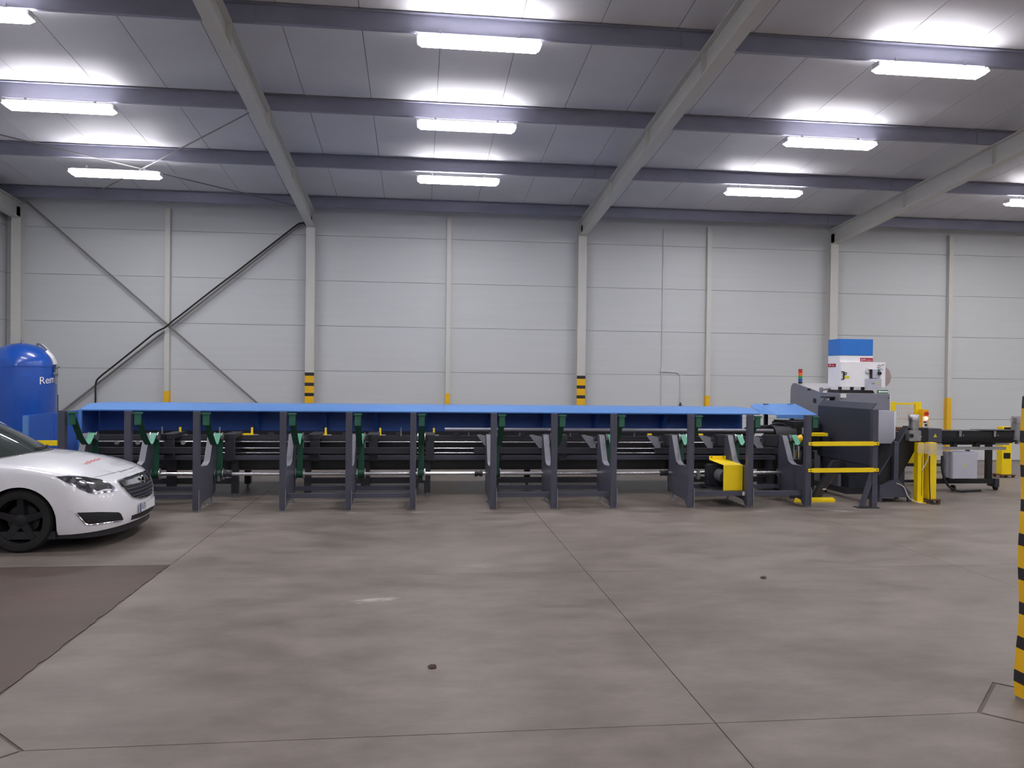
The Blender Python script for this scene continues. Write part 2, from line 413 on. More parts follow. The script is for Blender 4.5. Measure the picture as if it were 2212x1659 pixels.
def rafter(x, label):
    t = thing('roof_rafter', label, 'rafter', (x, YC, roofz(5.10,YC)), group='white rafters under the roof')
    ya, yb = YW-0.03, RIDGE
    def run(c0, c1, y0, y1): return [(y0,roofz(c0,y0)),(y1,roofz(c0,y1)),(y1,roofz(c1,y1)),(y0,roofz(c1,y0))]
    part('bottom_flange', MB().prism(run(5.10,5.114,YC,yb),'x',x-0.085,x+0.085), 'steel_white', t)
    part('web', MB().prism(run(5.114,5.435,ya,yb),'x',x-0.006,x+0.006), 'steel_white', t)
    part('top_flange', MB().prism(run(5.435,5.449,ya,yb),'x',x-0.085,x+0.085), 'steel_white', t)
    for yy in (15.1, 12.6, 10.05):
        z0 = roofz(5.114,yy); z1 = roofz(5.435,yy)
        part('stiffener', MB().box(x-0.075,x-0.006,yy-0.005,yy+0.005,z0,z1).box(x+0.006,x+0.075,yy-0.005,yy+0.005,z0,z1), 'steel_white', t)
    return t
rafter(FRX[0], 'roof rafter in the corner along the end wall')
rafter(FRX[1], 'roof rafter rising from the column with the black cable')
rafter(FRX[2], 'roof rafter rising from the middle striped column')
rafter(FRX[3], 'roof rafter rising above the blue-topped filter unit')
# far half of the frames behind the photographer
for x, nn in zip(FRX[1:4], ('first','second','third')):
    t = thing('roof_rafter', '%s rafter from the tank end on the slope beyond the ridge' % nn, 'rafter', (x, 0, roofz(5.1,0)), group='white rafters under the roof')
    part('bottom_flange', MB().prism([(RIDGE,roofz(5.10,RIDGE)),(YFW+0.02,roofz(5.10,YFW)),(YFW+0.02,roofz(5.114,YFW)),(RIDGE,roofz(5.114,RIDGE))],'x',x-0.085,x+0.085), 'steel_white', t)
    part('web', MB().prism([(RIDGE,roofz(5.114,RIDGE)),(YFW+0.02,roofz(5.114,YFW)),(YFW+0.02,roofz(5.45,YFW)),(RIDGE,roofz(5.45,RIDGE))],'x',x-0.006,x+0.006), 'steel_white', t)

# wall posts between the columns
post_lab = ['white wall post in the middle of the cross bracing', 'white wall post between the two striped columns', 'white wall post beside the thin wall conduit', 'white wall post behind the black screw trough']
for i, lab in enumerate(post_lab):
    x = X1 + 6*(i-0.5); y0 = YW-0.11; top = roofz(C_PUR, YW)-0.02
    t = thing('wall_post', lab, 'post', (x, y0, 0), group='slim wall posts')
    part('profile', MB().box(x-0.05,x+0.05,y0,YW-0.002,1.52,top), 'steel_white', t)
    part('painted_base', MB().box(x-0.052,x+0.052,y0-0.002,YW-0.002,0,1.52), 'stripe_yellow', t)

# purlins
pur = [(17.55,'dark roof purlin lying along the top of the back wall'),(15.05,'second dark roof purlin counted from the back wall'),(12.58,'third dark roof purlin counted from the back wall'),(10.02,'fourth dark roof purlin counted from the back wall'),(7.45,'fifth dark roof purlin counted from the back wall')]
for y, lab in pur:
    zb, zt = roofz(C_PUR,y), roofz(C_ROOF,y)-0.004
    t = thing('roof_purlin', lab, 'purlin', (6.6, y, zb), group='dark purlins under the roof')
    part('web', MB().box(XL+0.02,XR-0.02,y,y+0.008,zb,zt), 'purlin', t)
    part('lower_flange', MB().box(XL+0.02,XR-0.02,y+0.008,y+0.075,zb,zb+0.006), 'purlin', t)
    part('upper_flange', MB().box(XL+0.02,XR-0.02,y-0.06,y,zt-0.012,zt-0.006), 'purlin', t)
    for x in FRX[1:4]:
        part('splice_plate', MB().box(x-0.35,x+0.35,y-0.008,y,zb-0.012,zt-0.03), 'purlin', t)
for y, nn in ((4.9,'first dark purlin on the wall side of the ridge'), (2.4,'first dark purlin beyond the ridge'), (-0.1,'second dark purlin beyond the ridge'), (-2.6,'third dark purlin beyond the ridge'), (-5.1,'fourth dark purlin beyond the ridge'), (-7.6,'fifth dark purlin beyond the ridge')):
    zb, zt = roofz(C_PUR,y), roofz(C_ROOF,y)-0.03
    solo('roof_purlin', MB().box(XL+0.02,XR-0.02,y,y+0.008,zb,zt).box(XL+0.02,XR-0.02,y+0.008,y+0.075,zb,zb+0.006), 'purlin', nn, 'purlin', 'dark purlins under the roof')

# inner column at the right edge with protective striped sleeve (another one mirrors it on the next frame line)
def inner_column(x, lab):
    y = 4.36; ztop = roofz(5.10, y)
    t = thing('inner_column', lab, 'column', (x, y, 0))
    part('shaft', MB().box(x-0.1,x+0.1,y-0.1,y-0.088,0,ztop).box(x-0.1,x+0.1,y+0.088,y+0.1,0,ztop).box(x-0.006,x+0.006,y-0.088,y+0.088,0,ztop), 'steel_white', t)
    part('base_plate', MB().box(x-0.115,x+0.115,y-0.115,y+0.115,0,0.015), 'galv', t)
    z = 1.83; k = 0
    while z > 0.03:
        dz = 0.073 if k % 2 == 0 else 0.134
        zl = max(0.016, z-dz)
        def rr(zz): return 0.112 + 0.004*math.sin(zz*9) + (0.008 if zz < 0.45 else 0.0)*max(0,1-abs(zz-0.1)/0.35)
        mb = MB(); r1, r0 = rr(z), rr(zl)
        mb.add([(x-r0,y-r0,zl),(x+r0,y-r0,zl),(x+r0,y+r0,zl),(x-r0,y+r0,zl),(x-r1,y-r1,z),(x+r1,y-r1,z),(x+r1,y+r1,z),(x-r1,y+r1,z)],
               [(0,3,2,1),(4,5,6,7),(0,1,5,4),(1,2,6,5),(2,3,7,6),(3,0,4,7)])
        part('black_sleeve_band' if k % 2 == 0 else 'yellow_sleeve_band', mb, 'stripe_black' if k % 2 == 0 else 'stripe_yellow', t)
        z -= dz; k += 1
inner_column(3.735, 'free-standing column wrapped in a yellow and black striped sleeve')

# ------------------------------------------------------------------ ceiling lights
def light_meshes():
    L = 1.53
    hw, dp = 0.12, 0.085
    dm = MB().add([(-L/2+0.05,-hw*0.8,-dp),(L/2-0.05,-hw*0.8,-dp),(L/2-0.05,hw*0.8,-dp),(-L/2+0.05,hw*0.8,-dp)],[(0,1,2,3)])
    dm.add([(-L/2+0.05,-hw*0.8,-dp+0.002),(L/2-0.05,-hw*0.8,-dp+0.002),(L/2-0.05,hw*0.8,-dp+0.002),(-L/2+0.05,hw*0.8,-dp+0.002)],[(3,2,1,0)])
    sd = MB()
    lo = [(-L/2+0.05,-hw*0.8,-dp),(L/2-0.05,-hw*0.8,-dp),(L/2-0.05,hw*0.8,-dp),(-L/2+0.05,hw*0.8,-dp)]
    mi = [(-L/2,-hw,-0.045),(L/2,-hw,-0.045),(L/2,hw,-0.045),(-L/2,hw,-0.045)]
    hi = [(-L/2+0.02,-hw*0.86,0.0),(L/2-0.02,-hw*0.86,0.0),(L/2-0.02,hw*0.86,0.0),(-L/2+0.02,hw*0.86,0.0)]
    sd.add(lo+mi, [(0,1,5,4),(1,2,6,5),(2,3,7,6),(3,0,4,7)])
    rm = MB().add(mi+hi, [(0,1,5,4),(1,2,6,5),(2,3,7,6),(3,0,4,7)])
    hm = MB().box(-L/2+0.03, L/2-0.03, -0.06, 0.06, 0.001, 0.03)
    cm = MB().box(-L/2-0.012, -L/2+0.012, -0.075, 0.075, -0.04, 0.02)
    cm2 = MB().box(L/2-0.012, L/2+0.012, -0.075, 0.075, -0.04, 0.02)
    bk = MB().box(-0.5,-0.47,-0.015,0.015,0.03,0.10); bk2 = MB().box(0.47,0.5,-0.015,0.015,0.03,0.10)
    return [('diffuser', mesh_of(dm,'diffuser','lamp_glow')), ('diffuser_side', mesh_of(sd,'diffuser_side','lamp_side_glow')), ('cover_rim', mesh_of(rm,'cover_rim','lamp_rim_glow')), ('housing', mesh_of(hm,'housing','machine_white')),
            ('end_cap', mesh_of(cm,'end_cap','machine_white')), ('end_cap', mesh_of(cm2,'end_cap','machine_white')), ('hanger', mesh_of(bk,'hanger','galv')), ('hanger', mesh_of(bk2,'hanger','galv'))]
LM = light_meshes()
bayn = ['above the blue tank bay', 'between the striped columns', 'above the filter unit', 'beyond the filter unit']
rown = {15.18:'second purlin from the wall', 12.6:'third purlin from the wall', 9.99:'fourth purlin from the wall'}
def ceiling_light(x, y, lab, group, dz=0.0):
    t = thing('ceiling_light', lab, 'ceiling light', (x, y, roofz(C_LAMP,y)+0.02-dz), group)
    for nm, me in LM: inst(nm, me, t, t.location)
for bi, x in enumerate((-5.29, 0.71, 6.70, 12.67)):
    for y in (15.18, 12.6, 9.99):
        yy, dz, xx = y, 0.0, x
        if bi == 0 and y == 15.18: yy, dz, xx = 15.06, 0.16, -5.38
        ceiling_light(xx, yy, 'tube light on the %s, %s' % (rown[y], bayn[bi]), 'lit ceiling lights', dz)
bayn.append('in the farthest bay from the tank')
orow = {7.4:'fifth purlin from the wall', 1.25:'first row beyond the ridge', -1.35:'second row beyond the ridge', -3.95:'third row beyond the ridge', -6.5:'fourth row beyond the ridge'}
for bi, x in enumerate((-5.29, 0.71, 6.70, 12.67, 18.6)):
    for y in orow:
        ceiling_light(x, y, 'tube light on the %s, %s' % (orow[y], bayn[bi]), 'lit ceiling lights')
for y in (15.18, 12.6, 9.99):
    ceiling_light(18.6, y, 'tube light on the %s, %s' % (rown[y], bayn[4]), 'lit ceiling lights')

# ------------------------------------------------------------------ bracing, cables, conduits on the back wall
yb = YW-0.13
def rod(name, p0, p1, r, m, lab, cat, extra=None):
    t = MB().cyl(p0, p1, r, 10)
    if extra: extra(t)
    return solo(name, t, m, lab, cat)
rod('wall_brace', (-8.18,yb,5.46), (-3.35,yb,1.18), 0.02, 'brace_grey', 'thin diagonal brace rod falling from the corner to the right', 'brace')
rod('wall_brace', (-7.600,yb+0.05,0.954), (-2.500,yb+0.05,5.232), 0.024, 'brace_grey', 'thin diagonal brace rod with the black cable along it', 'brace')
cab = [(-2.43,17.87,5.15),(-2.536,17.83,5.176),(-2.653,17.83,5.122),(-3.04,17.83,4.801),(-3.424,17.83,4.481),(-3.903,17.83,4.081),(-4.379,17.83,3.693),(-4.946,17.83,3.216),(-5.181,17.83,3.024),(-5.35,17.83,2.874),(-5.556,17.83,2.752),(-5.882,17.83,2.472),(-6.346,17.83,2.074),(-6.669,17.83,1.797),(-6.738,17.83,1.689),(-6.751,17.83,1.533),(-6.749,17.83,1.24),(-6.77,17.83,0.25)]
def smooth_path(p, n=5):
    p = [Vector(q) for q in p]; out = []
    for i in range(len(p)-1):
        a, b, c, d = p[max(i-1,0)], p[i], p[i+1], p[min(i+2,len(p)-1)]
        for k in range(n):
            t = k/n; out.append(0.5*((2*b)+(c-a)*t+(2*a-5*b+4*c-d)*t*t+(3*b-a-3*c+d)*t**3))
    out.append(p[-1]); return out
solo('power_cable', MB().tube(smooth_path(cab), 0.019, 8), 'cable_black', 'black power cable following the diagonal brace and dropping behind the machine', 'cable', smooth=True)
def rrod(p0, p1, lab): rod('roof_brace', p0, p1, 0.011, 'brace_grey', lab, 'brace')
rrod((-2.45,12.45,roofz(5.40,12.45)), (-6.4,16.9,roofz(5.40,16.9)), 'thin roof brace rod crossing below the bay with the tank')
rrod((-8.2,12.9,roofz(5.42,12.9)), (-2.5,17.5,roofz(5.42,17.5)), 'thin roof brace rod ending near the black cable')
# conduit with branch
t = thing('wall_conduit', 'thin white conduit running down the wall with a side branch', 'conduit', (5.57, YW, 1.2))
part('pipe', MB().cyl((5.575,YW-0.015,1.0),(5.575,YW-0.015,5.35),0.011,8), 'conduit_white', t)
part('branch', MB().tube([(5.575,YW-0.015,2.07),(5.95,YW-0.015,2.05),(6.02,YW-0.015,1.98),(6.03,YW-0.015,1.36)],0.011,8), 'conduit_white', t)
part('junction_box', MB().box(5.545,5.605,YW-0.045,YW-0.002,2.06,2.12), 'conduit_white', t)
part('cord_end', MB().cyl((6.03,YW-0.015,1.25),(6.03,YW-0.015,1.36),0.045,10,0.012), 'black_plastic', t)
# clips on column sides
# exit arrow sign on wall
t = thing('arrow_sign', 'green sign with a white left arrow beside the grey enclosure', 'sign', (11.01, YW, 1.62))
part('board', MB().box(10.875,11.15,YW-0.008,YW-0.001,1.612,1.69), 'sign_green', t)
zc = 1.651
part('arrow', MB().prism([(10.89,zc),(10.945,zc+0.034),(10.945,zc+0.016),(11.142,zc+0.016),(11.142,zc-0.016),(10.945,zc-0.016),(10.945,zc-0.034)],'y',YW-0.011,YW-0.0085), 'label_white', t)

# ------------------------------------------------------------------ pressure tank
TX, TY = -7.13, 15.5
t = thing('pressure_tank', 'tall blue compressed-air tank with domed top in the corner', 'tank', (TX, TY, 0))
R = 0.56; prof = [(0.05,0.22),(0.3,0.25),(0.47,0.33),(0.54,0.44),(R,0.55)]
prof += [(R,2.0)] + [(R*math.cos(a), 2.0+0.415*math.sin(a)) for a in [i*PI/2/9 for i in range(1,9)]] + [(0.03,2.42)]
part('vessel', MB().lathe(prof,(TX,TY,0),'z',48), 'tank_blue', t, smooth=True)
part('weld_seam', MB().lathe([(R+0.004,1.985),(R+0.006,2.0),(R+0.004,2.015),(R-0.005,2.0)],(TX,TY,0),'z',48), 'tank_blue', t, smooth=True)
for k in range(3):
    a = k*2*PI/3+0.6; cx, cy = TX+0.45*math.cos(a), TY+0.45*math.sin(a)
    part('leg', MB().box(cx-0.04,cx+0.04,cy-0.04,cy+0.04,0,0.5), 'tank_blue', t)
part('top_valve', MB().cyl((TX+0.02,TY-0.05,2.40),(TX+0.02,TY-0.05,2.47),0.025,10).cyl((TX+0.02,TY-0.05,2.47),(TX+0.02,TY-0.05,2.51),0.014,8), 'galv', t, smooth=True)
part('elbow_pipe', MB().tube(smooth_path([(TX+0.25,TY-0.02,2.34),(TX+0.28,TY-0.02,2.41),(TX+0.38,TY-0.02,2.36),(TX+0.5,TY-0.02,2.22),(TX+0.585,TY-0.02,2.05),(TX+0.6,TY-0.02,1.85)]),0.022,8), 'galv', t, smooth=True)
part('foil_wrap', MB().tube(smooth_path([(TX+0.44,TY-0.06,2.27),(TX+0.54,TY-0.06,2.15),(TX+0.585,TY-0.06,2.03)]),0.045,7), 'foil', t)
part('side_valve', MB().cyl((TX+0.57,TY-0.05,1.86),(TX+0.63,TY-0.05,1.86),0.035,10).cyl((TX+0.6,TY-0.05,1.68),(TX+0.6,TY-0.05,1.95),0.022,8).cyl((TX+0.6,TY-0.05,1.96),(TX+0.66,TY-0.05,2.0),0.014,8), 'galv', t, smooth=True)
part('gauge', MB().cyl((TX-0.30,TY-0.47,1.98),(TX-0.33,TY-0.52,1.98),0.04,14), 'rust', t, smooth=True)
tm = text_mb('Rem', 0.19, 0.002)
x0 = min(v[0] for v in tm.v)
def wrap(v):
    a = -PI/2 + 0.93 + (v.x-x0)/R
    r = R + 0.003 + v.z
    return Vector((TX + r*math.cos(a), TY + r*math.sin(a), 1.735 + v.y + 0.10*(v.x-x0)))
# angle chosen so that the first letter starts well right of the middle
part('lettering', map_mb(tm, wrap), 'label_white', t)
solo('standpipe', MB().cyl((-6.86,16.3,0),(-6.86,16.3,1.47),0.016,8), 'cable_black', 'dark vertical pipe standing behind the blue tank', 'pipe')

# ------------------------------------------------------------------ bundle loader racks (four racks of three side frames)
PY = 11.43                                   # front face of the rack posts
RACKS = [([-4.76,-3.912,-3.015], 'dark grey loader rack behind the white car'),
         ([-1.858,-0.958,-0.064], 'dark grey loader rack with three straps, next to the rack behind the car'),
         ([1.082,1.961,2.838], 'dark grey loader rack in front of the left end of the steel tube'),
         ([4.0,4.909,5.813], 'dark grey loader rack holding the yellow motor guard')]
SHY, SHZ = 12.27, 0.425                      # strap shaft
TH = 0.042
prof = [(PY,0.03),(PY,1.385),(PY+0.085,1.385),(PY+0.085,0.66),(PY+0.12,0.61),(PY+0.45,0.60),(PY+0.58,0.64),(PY+0.80,1.02),(PY+0.93,1.02),(PY+0.93,0.62),(PY+0.93,0.17),(PY+0.80,0.12),(PY+0.16,0.10),(PY+0.09,0.03)]
def bm_frame():
    mb = MB()
    def quads(poly): mb.prism(poly, 'x', -TH, TH)
    P = prof
    quads([P[0],P[1],P[2],P[3],P[12],P[13]][:])          # post with foot
    quads([P[3],P[4],P[5],P[6],P[9],P[10],P[11],P[12]])  # lower web
    quads([P[6],P[7],P[8],P[9]])                          # inner wall
    return mb
me_frame = mesh_of(bm_frame(), 'side_frame', 'frame_grey')
# lighter grey puts the light from above into the sloping inner edge
me_edge = mesh_of(MB().strip([(0,PY+0.575,0.645),(0,PY+0.795,1.022)], (1,0,0), 2*TH, 0.004), 'guide_face', 'arm_grey')
me_edge2 = mesh_of(MB().strip([(0,PY+0.30,0.601),(0,PY+0.45,0.603),(0,PY+0.575,0.645)], (1,0,0), 2*TH, 0.004), 'guide_face', 'arm_grey')
me_foot = mesh_of(MB().cyl((0,0,0),(0,0,0.012),0.045,12).cyl((0,0,0.012),(0,0,0.12),0.014,8), 'levelling_foot', 'galv', smooth=True)
me_anchor = mesh_of(MB().box(0.012,0.02,-0.02,0.0,0.0,0.3), 'corner_angle', 'galv')
me_tbr = mesh_of(MB().box(-0.055,0.055,-0.02,0.06,-0.012,0.012).box(-0.042,0.042,0.0,0.03,-0.16,-0.012), 'strap_bracket', 'bracket_green', bevel=0.003)
sp = smooth_path([(0,PY+0.05,1.335),(0,PY+0.12,1.24),(0,PY+0.30,1.03),(0,PY+0.47,0.90),(0,PY+0.54,0.895)], 4)
me_strap1 = mesh_of(MB().strip(sp, (1,0,0), 0.088, 0.006), 'strap_front', 'strap_green')
sp2 = smooth_path([(0,PY+0.54,0.895),(0,PY+0.60,0.93),(0,PY+0.68,1.0),(0,PY+0.74,1.035)], 4)
me_strap2 = mesh_of(MB().strip(sp2, (1,0,0), 0.088, 0.006), 'strap_saddle', 'strap_green_lit')  # upward-facing stretch of the same strap, coloured paler as if lit
sp3 = smooth_path([(0,PY+0.74,1.035),(0,PY+0.80,1.03),(0,PY+0.835,0.98),(0,PY+0.84,0.8),(0,SHY-0.02,SHZ+0.06)], 4)
me_strap3 = mesh_of(MB().strip(sp3, (1,0,0), 0.088, 0.006), 'strap_rear', 'strap_green')
me_drum = mesh_of(MB().cyl((-0.05,SHY,SHZ),(0.05,SHY,SHZ),0.062,18), 'strap_drum', 'strap_green', smooth=True)
me_flange = [mesh_of(MB().cyl((q*0.052,SHY,SHZ),(q*0.062,SHY,SHZ),0.082,20), 'drum_flange', 'steel_bright', smooth=True) for q in (-1,1)]
me_roll = mesh_of(MB().cyl((-0.047,PY+0.77,0.985),(0.047,PY+0.77,0.985),0.042,14), 'guide_roller', 'galv', smooth=True)
me_rfl = [mesh_of(MB().cyl((q*0.049,PY+0.77,0.985),(q*0.058,PY+0.77,0.985),0.062,18), 'roller_flange', 'steel_bright', smooth=True) for q in (-1,1)]
SOFF = 0.118
for ri, (xs, lab) in enumerate(RACKS):
    t = thing('loader_rack', lab, 'loader rack', (xs[1], PY+0.4, 0), group='loader racks of the machine')
    for x in xs:
        fr = inst('side_frame', me_frame, t, (x,0,0))
        subinst('guide_face', me_edge, fr); subinst('guide_face', me_edge2, fr)
        inst('levelling_foot', me_foot, t, (x,PY+0.05,0)); inst('levelling_foot', me_foot, t, (x,PY+0.86,0))
        inst('corner_angle', me_anchor, t, (x+TH-0.012,PY,0.005))
        sx = x + SOFF
        inst('strap_bracket', me_tbr, t, (sx,PY+0.03,1.355))
        inst('strap_front', me_strap1, t, (sx,0,0)); inst('strap_saddle', me_strap2, t, (sx,0,0)); inst('strap_rear', me_strap3, t, (sx,0,0))
        ro = inst('guide_roller', me_roll, t, (sx,0,0)); [subinst('roller_flange', q, ro) for q in me_rfl]
        dr = inst('strap_drum', me_drum, t, (sx,0,0)); [subinst('drum_flange', q, dr) for q in me_flange]
    a, b = xs[0], xs[2]
    for (u, v) in ((xs[0],xs[1]),(xs[1],xs[2])):
        part('front_rail', MB().box(u+TH,v-TH,PY+0.1,PY+0.17,0.17,0.235), 'frame_grey', t)
        part('rear_rail', MB().box(u+TH,v-TH,PY+0.83,PY+0.9,0.175,0.235), 'frame_grey', t)
# motor guard and motor on the last rack, label on it
t = thing('motor_guard', 'yellow sheet-metal motor guard on the last loader rack', 'machine guard', (4.71, 11.9, 0.236))
part('front_plate', MB().box(4.56,4.86,11.600,11.604,0.24,0.618), 'safety_yellow', t)
part('top_plate', MB().add([(4.56,11.6,0.618),(4.86,11.6,0.618),(4.86,12.2,0.638),(4.56,12.2,0.638),(4.56,11.6,0.622),(4.86,11.6,0.622),(4.86,12.2,0.642),(4.56,12.2,0.642)],[(0,3,2,1),(4,5,6,7),(0,1,5,4),(1,2,6,5),(2,3,7,6),(3,0,4,7)]), 'safety_yellow', t)
part('back_flange', MB().box(4.56,4.83,12.2,12.204,0.638,0.70), 'safety_yellow', t)
part('right_plate', MB().box(4.857,4.861,11.604,12.2,0.5,0.618), 'safety_yellow', t)
part('bolt', MB().cyl((4.60,12.196,0.68),(4.60,12.204,0.68),0.01,8), 'near_black', t)
part('bolt', MB().cyl((4.79,12.196,0.68),(4.79,12.204,0.68),0.01,8), 'near_black', t)
t = thing('drive_motor', 'dark grey gear motor under the yellow guard', 'motor', (4.7, 11.95, 0.236))
part('stator', MB().cyl((4.64,11.68,0.43),(4.64,11.95,0.43),0.10,20), 'galv', t, smooth=True)
part('fan_cover', MB().cyl((4.64,11.62,0.43),(4.64,11.68,0.43),0.105,20), 'near_black', t, smooth=True)
part('gearbox', MB().box(4.48,4.78,11.97,12.2,0.25,0.58), 'frame_dark', t, bevel=0.02)
part('mount_plate', MB().box(4.44,4.80,11.65,12.3,0.237,0.249), 'frame_dark', t)
solo('type_label', MB().box(4.83,4.865,11.522,11.528,0.175,0.232), 'paper', 'small white label on the rail right of the yellow guard', 'label')

# ------------------------------------------------------------------ strap drive shaft
t = thing('drive_shaft', 'long bright steel shaft running through the loader racks', 'shaft', (0.4, SHY, SHZ-0.03))
for a, b in ((-4.95,-1.95),(-1.93,0.9),(0.96,3.82),(3.88,5.95)):
    part('shaft_section', MB().cyl((a,SHY,SHZ),(b,SHY,SHZ),0.027,14), 'steel_bright', t, smooth=True)
for x in (-2.78,-1.94,0.93,3.85):
    part('coupling', MB().cyl((x-0.06,SHY,SHZ),(x-0.015,SHY,SHZ),0.048,14).cyl((x+0.015,SHY,SHZ),(x+0.06,SHY,SHZ),0.048,14).cyl((x-0.015,SHY,SHZ),(x+0.015,SHY,SHZ),0.036,14), 'frame_dark', t, smooth=True)
for x in (0.1, -2.9, 4.4):
    part('bearing', MB().box(x-0.02,x+0.02,SHY-0.06,SHY+0.06,SHZ-0.10,SHZ+0.06), 'galv', t, bevel=0.008)

# ------------------------------------------------------------------ feed bed behind the racks
t = thing('feed_bed', 'long black feed bed of beams and rods behind the loader racks', 'machine bed', (0.4, 13.2, 0))
BX0, BX1 = -5.2, 5.9
part('front_beam', MB().box(BX0+0.3,BX1,12.74,12.83,0.585,0.645), 'frame_grey', t)
part('bed_side', MB().box(BX0,BX1,12.93,12.98,0.415,0.70), 'near_black', t)
part('bed_floor', MB().box(BX0,BX1,12.98,13.95,0.60,0.66), 'near_black', t)
part('rear_side', MB().box(BX0,BX1,13.90,13.95,0.43,0.95), 'near_black', t)
part('upper_beam', MB().box(BX0,BX1,13.02,13.10,0.865,0.94), 'frame_dark', t)
part('inner_wall', MB().box(BX0,BX1,13.30,13.34,0.66,0.93), 'near_black', t)
part('sill_angle', MB().box(BX0,BX1,12.90,12.98,0.408,0.415), 'frame_grey', t)
for z in (0.852,0.752,0.677):
    part('guide_rod', MB().cyl((BX0+0.1,12.9,z),(BX1,12.9,z),0.011,8), 'steel_bright', t, smooth=True)
for xs, _ in RACKS:
    part('box_beam', MB().box(xs[0]-0.2,xs[2]+0.06,12.55,12.62,0.70,0.79), 'frame_dark', t)
    xe = min(xs[2]+0.2, 5.8)
    part('foot_beam', MB().box(xs[0]+0.12,xe,12.86,12.94,0.20,0.285), 'frame_dark', t)
    for x in (xs[0]+0.16, xe+0.02):
        part('leg', MB().box(x-0.05,x+0.05,12.78,12.88,0.06,0.62), 'frame_dark', t)
        part('leg_foot', MB().cyl((x,12.83,0),(x,12.83,0.06),0.03,10), 'galv', t, smooth=True)
    xm = (xs[0]+xs[2])/2
    part('centre_strut', MB().box(xm-0.07+0.15,xm+0.07+0.15,12.80,12.86,0.13,0.6), 'frame_dark', t)
for x in (-4.8,-2.82,0.0,1.9,4.756):
    part('rear_leg', MB().box(x-0.05,x+0.05,13.85,13.95,0.07,0.6), 'frame_dark', t)
    part('rear_leg_foot', MB().cyl((x,13.9,0),(x,13.9,0.07),0.025,10), 'galv', t, smooth=True)
for x in (-3.80,-2.91,-1.64,-0.75,0.127,1.192,2.234):
    part('cross_beam', MB().box(x-0.03,x+0.14,12.63,13.3,0.915,0.985), 'frame_dark', t)
    cp = part('cross_beam_plug', MB().box(x-0.035,x+0.035,12.61,12.632,0.912,0.985), 'near_black', t)
    part('support_column', MB().box(x+0.0,x+0.13,12.64,12.74,0.585,0.915), 'frame_dark', t)
for x in (3.98,4.84,5.66):
    part('roller_housing', MB().box(x,min(x+0.42,5.9),12.64,12.78,0.80,1.0), 'frame_dark', t, bevel=0.02)
for x in (0.915,1.745,2.575,3.635,4.505,5.335,-1.96,-1.03):
    part('kicker_plate', MB().prism([(x,0.995),(x+0.05,1.003),(x+0.19,0.968),(x+0.235,0.905),(x+0.235,0.79),(x+0.155,0.79)],'y',12.53,12.545), 'arm_grey', t)
    part('plate_pivot', MB().cyl((x+0.235,12.50,0.93),(x+0.235,12.56,0.93),0.034,12), 'frame_dark', t, smooth=True)
for x in (-3.74,-2.64,-1.488,-0.62,0.246):
    ys = 13.22
    b = part('stop_bracket', MB().box(x-0.12,x+0.03,ys-0.08,ys+0.06,0.938,0.955), 'safety_yellow', t)
    part('stop_finger', MB().box(x+0.0,x+0.03,ys-0.02,ys,0.955,1.055), 'safety_yellow', b)
    part('bracket_plate', MB().box(x-0.25,x+0.10,ys-0.1,ys+0.1,0.925,0.938), 'arm_grey', t)
for x in (-2.59,-1.495,-0.625,0.236,3.994,4.864):
    part('sensor_tag', MB().box(x-0.035,x+0.035,12.93,12.96,0.735,0.757), 'safety_yellow', t)
for x in (3.7,4.55,5.4):
    part('sensor_tag', MB().box(x-0.03,x+0.03,12.54,12.6,1.0,1.02), 'safety_yellow', t)
for z in (0.74,0.83,0.92):
    part('warning_tag', MB().box(5.33,5.41,12.54,12.549,z-0.015,z+0.02), 'label_yellow', t)
for x in (-2.3,-1.15,-0.3,0.62,1.35,1.7,2.1,2.6,3.2):
    part('bearing_block', MB().prism([(x-0.09,0.94),(x-0.05,0.955),(x-0.035,0.985),(x+0.035,0.985),(x+0.05,0.955),(x+0.09,0.94)],'y',13.02,13.08), 'frame_dark', t)
for x in (-3.93,-3.07,-1.976,-0.267,0.816,1.648,2.484,3.56,4.401,5.263):
    part('guide_pin', MB().cyl((x,12.98,0.94),(x,12.98,1.075),0.011,8), 'galv', t, smooth=True)
for x in (-4.45,-4.15,-3.5,-3.3):
    part('bolt_cap', MB().cyl((x,12.60,0.86),(x,12.55,0.86),0.03,10), 'galv', t, smooth=True)
# steel tube lying on the rollers
solo('steel_tube', MB().lathe([(0.037,0),(0.037,5.5)],(0.43,12.92,1.045),'x',20).lathe([(0.030,-0.001),(0.030,0.3)],(0.43,12.92,1.045),'x',20), 'steel_tube', 'long grey steel tube lying on the feed bed', 'tube', smooth=True)

# ------------------------------------------------------------------ blue hood over the bed
t = thing('machine_hood', 'long bright blue sheet-metal hood covering the feed bed', 'machine hood', (0.3, 14.0, 0))
hx0, hx1 = -5.40, 6.02
segs = [hx0,-2.6,0.45,3.3,hx1]
for a, b in zip(segs[:-1], segs[1:]):
    part('hood_sheet', MB().prism([(13.64,1.285),(13.98,1.372),(14.75,1.38),(14.75,1.392),(13.975,1.386),(13.636,1.305)],'x',a+0.0015,b-0.0015), 'hood_blue', t)
    part('back_sheet', MB().box(a-0.015 if a == hx0 else a,b,14.42,14.43,0.86,1.38), 'panel_blue', t)
for x in (-3.74,-2.75,-1.6,-0.72,0.14,1.3,2.25,3.2,3.6,4.45,5.0):
    part('hood_rib', MB().prism([(14.0,1.34),(14.42,1.34),(14.42,0.92),(14.3,0.92)],'x',x-0.035,x+0.035), 'panel_blue', t)
part('end_sheet', MB().box(-5.42,-5.405,11.85,13.64,0.0,1.293).box(-5.42,-5.405,13.64,14.43,0.0,1.30), 'panel_blue', t)
part('end_sheet_front_flange', MB().box(-5.42,-5.36,11.80,11.85,0.05,1.293), 'hood_blue', t)
